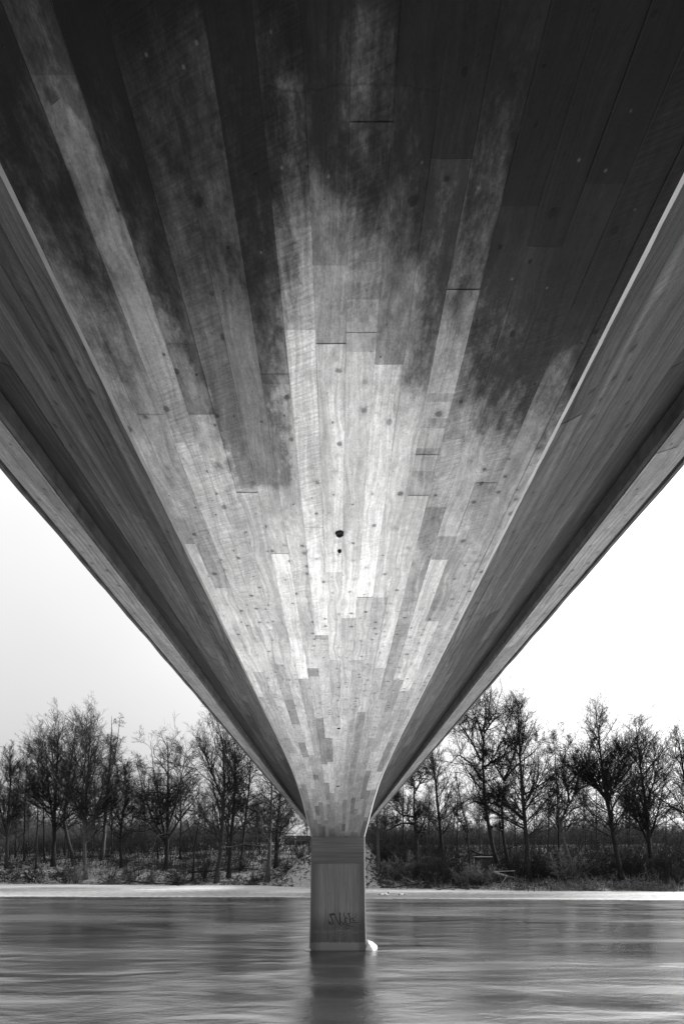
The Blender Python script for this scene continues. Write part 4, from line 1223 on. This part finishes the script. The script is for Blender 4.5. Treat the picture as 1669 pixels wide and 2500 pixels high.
# ------------------------------------------------------------------ single things on the far bank
def log(name, label, pts, r0, r1, mat, seed, kids=6, group=None):
    r = np.random.default_rng(seed)
    W = [P(x_, y_, d_) for x_, y_, d_ in pts]
    nd, rd, Ln = trunk_nodes(W, r0, r1, r, 14, .02)
    rd[0, 0] /= 1.5
    root = empty(name, tuple(float(q) for q in W[0])); tag(root, label, 'fallen tree', group)
    V, F = tubes(nd, rd, 8); mesh_np('trunk', V, F, M[mat], root, True)
    p, D, L2, R2 = spawn(nd, rd, np.array([Ln]), kids, 50, .35, r, .3, .45)
    b2, br = grow(p, D, L2, np.maximum(R2, .02), 6, .22, -.02, r, .4)
    p, D, L3, R3 = spawn(b2, br, L2, 6, 45, .5, r, .2)
    c3, cr = grow(p, D, L3, np.maximum(R3, TW), 4, .22, 0, r, .5)
    V, F = join([tubes(b2, br, 4), tubes(c3, cr, 3)]); mesh_np('branches', V, F, M['twig_pale' if mat != 'bark_dark' or seed in (405, 406, 407) else 'twig'], root)
    return root
GF = "fallen trees along the far shore"
log('fallen_tree', "bleached fallen trunk with torn pale end beside the pole frame", [(1132, 2001, 57.5), (1150, 2008, 57.5), (1170, 2012, 57.6), (1204, 2024, 58)], .16, .08, 'deadwood', 401, 5, GF)
log('fallen_tree', "dark limb propped diagonally from the stump down to the shrubs", [(1070, 1965, 60), (1045, 1998, 59), (1010, 2020, 58)], .16, .06, 'bark_dark', 402, 8, GF)
log('fallen_tree', "dark bough lying level between the stump and the forked tree", [(1080, 1950, 61), (1096, 1962, 60.5), (1126, 1962, 60.5), (1160, 1952, 61), (1200, 1925, 62)], .10, .04, 'bark_dark', 403, 5, GF)
log('fallen_tree', "thick fallen stem rising to the right from the foot of the crooked willow", [(1318, 2020, 56), (1345, 2002, 56), (1375, 1970, 56)], .20, .08, 'bark_dark', 404, 6, GF)
log('fallen_tree', "long dark branch pile reaching over the ice under the shrubs right of the pier", [(1008, 2036, 56.5), (980, 2022, 57.5), (940, 2030, 57), (898, 2036, 57)], .13, .04, 'bark_dark', 405, 12, GF)
log('fallen_tree', "drifted branch lying on the ice edge in front of the drooping tangle", [(1075, 2040, 54.5), (1040, 2035, 55.5), (1000, 2042, 55)], .09, .03, 'bark_dark', 406, 12, GF)
log('fallen_tree', "low dead branch at the ice edge below the oak", [(300, 2022, 66.5), (340, 2026, 66), (385, 2028, 66), (425, 2034, 65)], .09, .03, 'bark_dark', 407, 12, GF)
log('fallen_tree', "fallen trunk lying level behind the alders left of the peeled trunk", [(430, 2001, 68), (500, 1998, 68.5), (560, 1992, 69), (600, 1996, 69)], .12, .05, 'bark_dark', 408, 6, GF)

# hut
hx = (1169 / 1.0645 * 0 + (1108 - 773.2)) * 61 / 1110.5; hz = gz(hx, 61.5)
hut = empty('hut', (hx, 61.5, hz)); tag(hut, "small dark plank hut with snow on its flat roof behind the drooping tangle", "hut")
zb = (1974.8 - 2004) * 61 / 1110.5; zt = (1974.8 - 1968) * 61 / 1110.5
mb = MB()
for k in range(9):
    mb.box((hx - .8 + .2 * k, 61.5 - .62, (zb + zt) / 2), (.19, .03, zt - zb), bev=.004)
mb.box((hx, 61.5, (zb + zt) / 2), (1.76, 1.2, zt - zb - .02))
mb.build('wall', M['planks'], hut)
MB().box((hx, 61.4, zt + .03), (2.0, 1.6, .07), bev=.01).build('roof', M['planks'], hut)
MB().box((hx, 61.4, zt + .115), (1.96, 1.56, .10), bev=.04).build('snow', M['snowcap'], hut)
for ax in (-.75, .75):
    for ay in (-.5, .5): MB().box((hx + ax, 61.5 + ay, (zb + hz) / 2 - .2), (.09, .09, max(.2, zb - hz) + .4)).build('stilt', M['planks'], hut)

# pole frame of an old landing stage
ft = empty('pole_frame', ((1160 - 773.2) * 55 / 1110.5, 55, WZ)); tag(ft, "frame of pale poles standing in the ice before the bleached trunk", "pole frame")
MB().tube([P(1130, 2000, 55.2), P(1180, 1998, 55.0)], .035).build('rail', M['deadwood'], ft)
for xd, top, bot, dx in ((1146, 1999, 2048, 1), (1178, 1998, 2051, 6), (1157, 2000, 2049, -3)):
    MB().tube([P(xd, top, 55.05), P(xd + dx, bot, 54.8)], [.032, .026]).build('post', M['twig_grey'], ft)
MB().tube([P(1161, 2010, 55), P(1142, 2038, 54.8)], .032).build('brace', M['deadwood'], ft)
GP = "thin sticks standing in the ice"
for i, (xd, h_, lx, lab) in enumerate([(1200, .9, .05, "left stick of the row standing in the ice right of the pole frame"), (1210, 1.3, -.1, "taller stick in the ice right of the pole frame"), (1223, 1.0, .12, "stick with a bent top in the ice below the tall narrow alder"), (1262, .7, .05, "short stick in the ice below the slim alder")]):
    d_ = 52.5; x_ = (xd - 773.2) * d_ / 1110.5
    mb = MB(); mb.tube([(x_, d_, WZ - .1), (x_ + lx * .6, d_, WZ + h_ * .6), (x_ + lx * 1.8, d_ + .05, WZ + h_)], [.03, .025, .012], 6)
    mb.tube([(x_ + lx * .6, d_, WZ + h_ * .6), (x_ + lx + .22, d_, WZ + h_ * .72)], [.016, .008], 5)
    tag(mb.build('stick', M['bark_dark']), lab, 'stick', GP)

# plank fence and rail on the rise in the gap left of the pier
fd = 108.0
fx0, fx1 = (651 - 773.2) * fd / 1110.5, (716 - 773.2) * fd / 1110.5
fz0, fz1 = (1974.8 - 1926) * fd / 1110.5, (1974.8 - 1917.3) * fd / 1110.5
fence = empty('fence', ((fx0 + fx1) / 2, fd, gz((fx0 + fx1) / 2, fd))); tag(fence, "low dark plank fence on the snowy rise seen in the gap left of the pier", "fence")
mb = MB(); r_ = random.Random(2)
nb = 34
for k in range(nb):
    if k in (13,): continue
    x_ = fx0 + (fx1 - fx0) * (k + .5) / nb
    g_ = gz(x_, fd)
    mb.box((x_, fd, (fz1 + r_.uniform(-.02, .02) + g_ - .05) / 2), ((fx1 - fx0) / nb * .9, .03, fz1 - g_ + .05))
mb.build('planks', M['planks'], fence)
MB().box(((fx0 + fx1) / 2, fd + .05, fz1 - .2), (fx1 - fx0, .05, .09)).build('rail', M['planks'], fence)
tree('thin_tree', "tiny bare tree behind the plank fence by the pier", [[(705, 1918), (704, 1905), (703, 1888)]], 'oak', 46, 118, group="small trees behind the fence", twig='twig_grey', r0=.12, width=1.3, dens=.6)

# ducks at the ice edge
GD = "ducks sitting at the edge of the ice"
def duck(px, py, face, label, seed, head_up=True):
    d_ = 3.43 * 1182 / (py - 2102.)
    x_ = (px - 823) * d_ / 1182; z_ = WZ + .055
    root = empty('duck', (x_, d_, z_)); tag(root, label, 'duck', GD)
    def ell(c, rx, ry, rz, nu=12, nv=8):
        V = []; F = []
        for j in range(nv + 1):
            el = -math.pi / 2 + math.pi * j / nv
            for i in range(nu):
                a = 2 * math.pi * i / nu; q = math.cos(el)
                V.append((c[0] + rx * q * math.cos(a) * (1 + .15 * math.cos(a) * face), c[1] + ry * q * math.sin(a), c[2] + rz * math.sin(el) + (.35 * rz * max(0, -math.cos(a) * face) * q)))
        for j in range(nv):
            for i in range(nu):
                k = (i + 1) % nu; F.append([j * nu + i, j * nu + k, (j + 1) * nu + k, (j + 1) * nu + i])
        return V, F
    V, F = ell((x_, d_, z_ + .12), .21, .12, .13)
    mesh_np('body', V, F, M['bird_white'], root, True)
    hz_ = z_ + (.30 if head_up else .15); hx_ = x_ + face * (.17 if head_up else .26)
    mb = MB()
    mb.tube([(x_ + face * .13, d_, z_ + .15), (hx_, d_, hz_ - .03)], [.06, .045], 8)
    V, F = ell((hx_, d_, hz_), .07, .05, .055, 10, 6); mb.add(V, F)
    mb.tube([(hx_ + face * .05, d_, hz_ - .01), (hx_ + face * .14, d_, hz_ - .03)], [.022, .006], 6)
    mb.build('head', M['bird_black'], root, True)
    mb = MB(); mb.tube([(x_ - face * .16, d_, z_ + .15), (x_ - face * .29, d_, z_ + .13)], [.05, .012], 6)
    mb.build('tail', M['bird_black'], root, True)
duck(932, 2189.5, -1, "leftmost white duck resting on the ice edge right of the pier, head low", 1, False)
duck(941.5, 2189, 1, "white duck with raised dark head beside the leftmost one", 2, True)
duck(980, 2189.5, -1, "single white duck sitting apart to the right of the pair", 3, False)
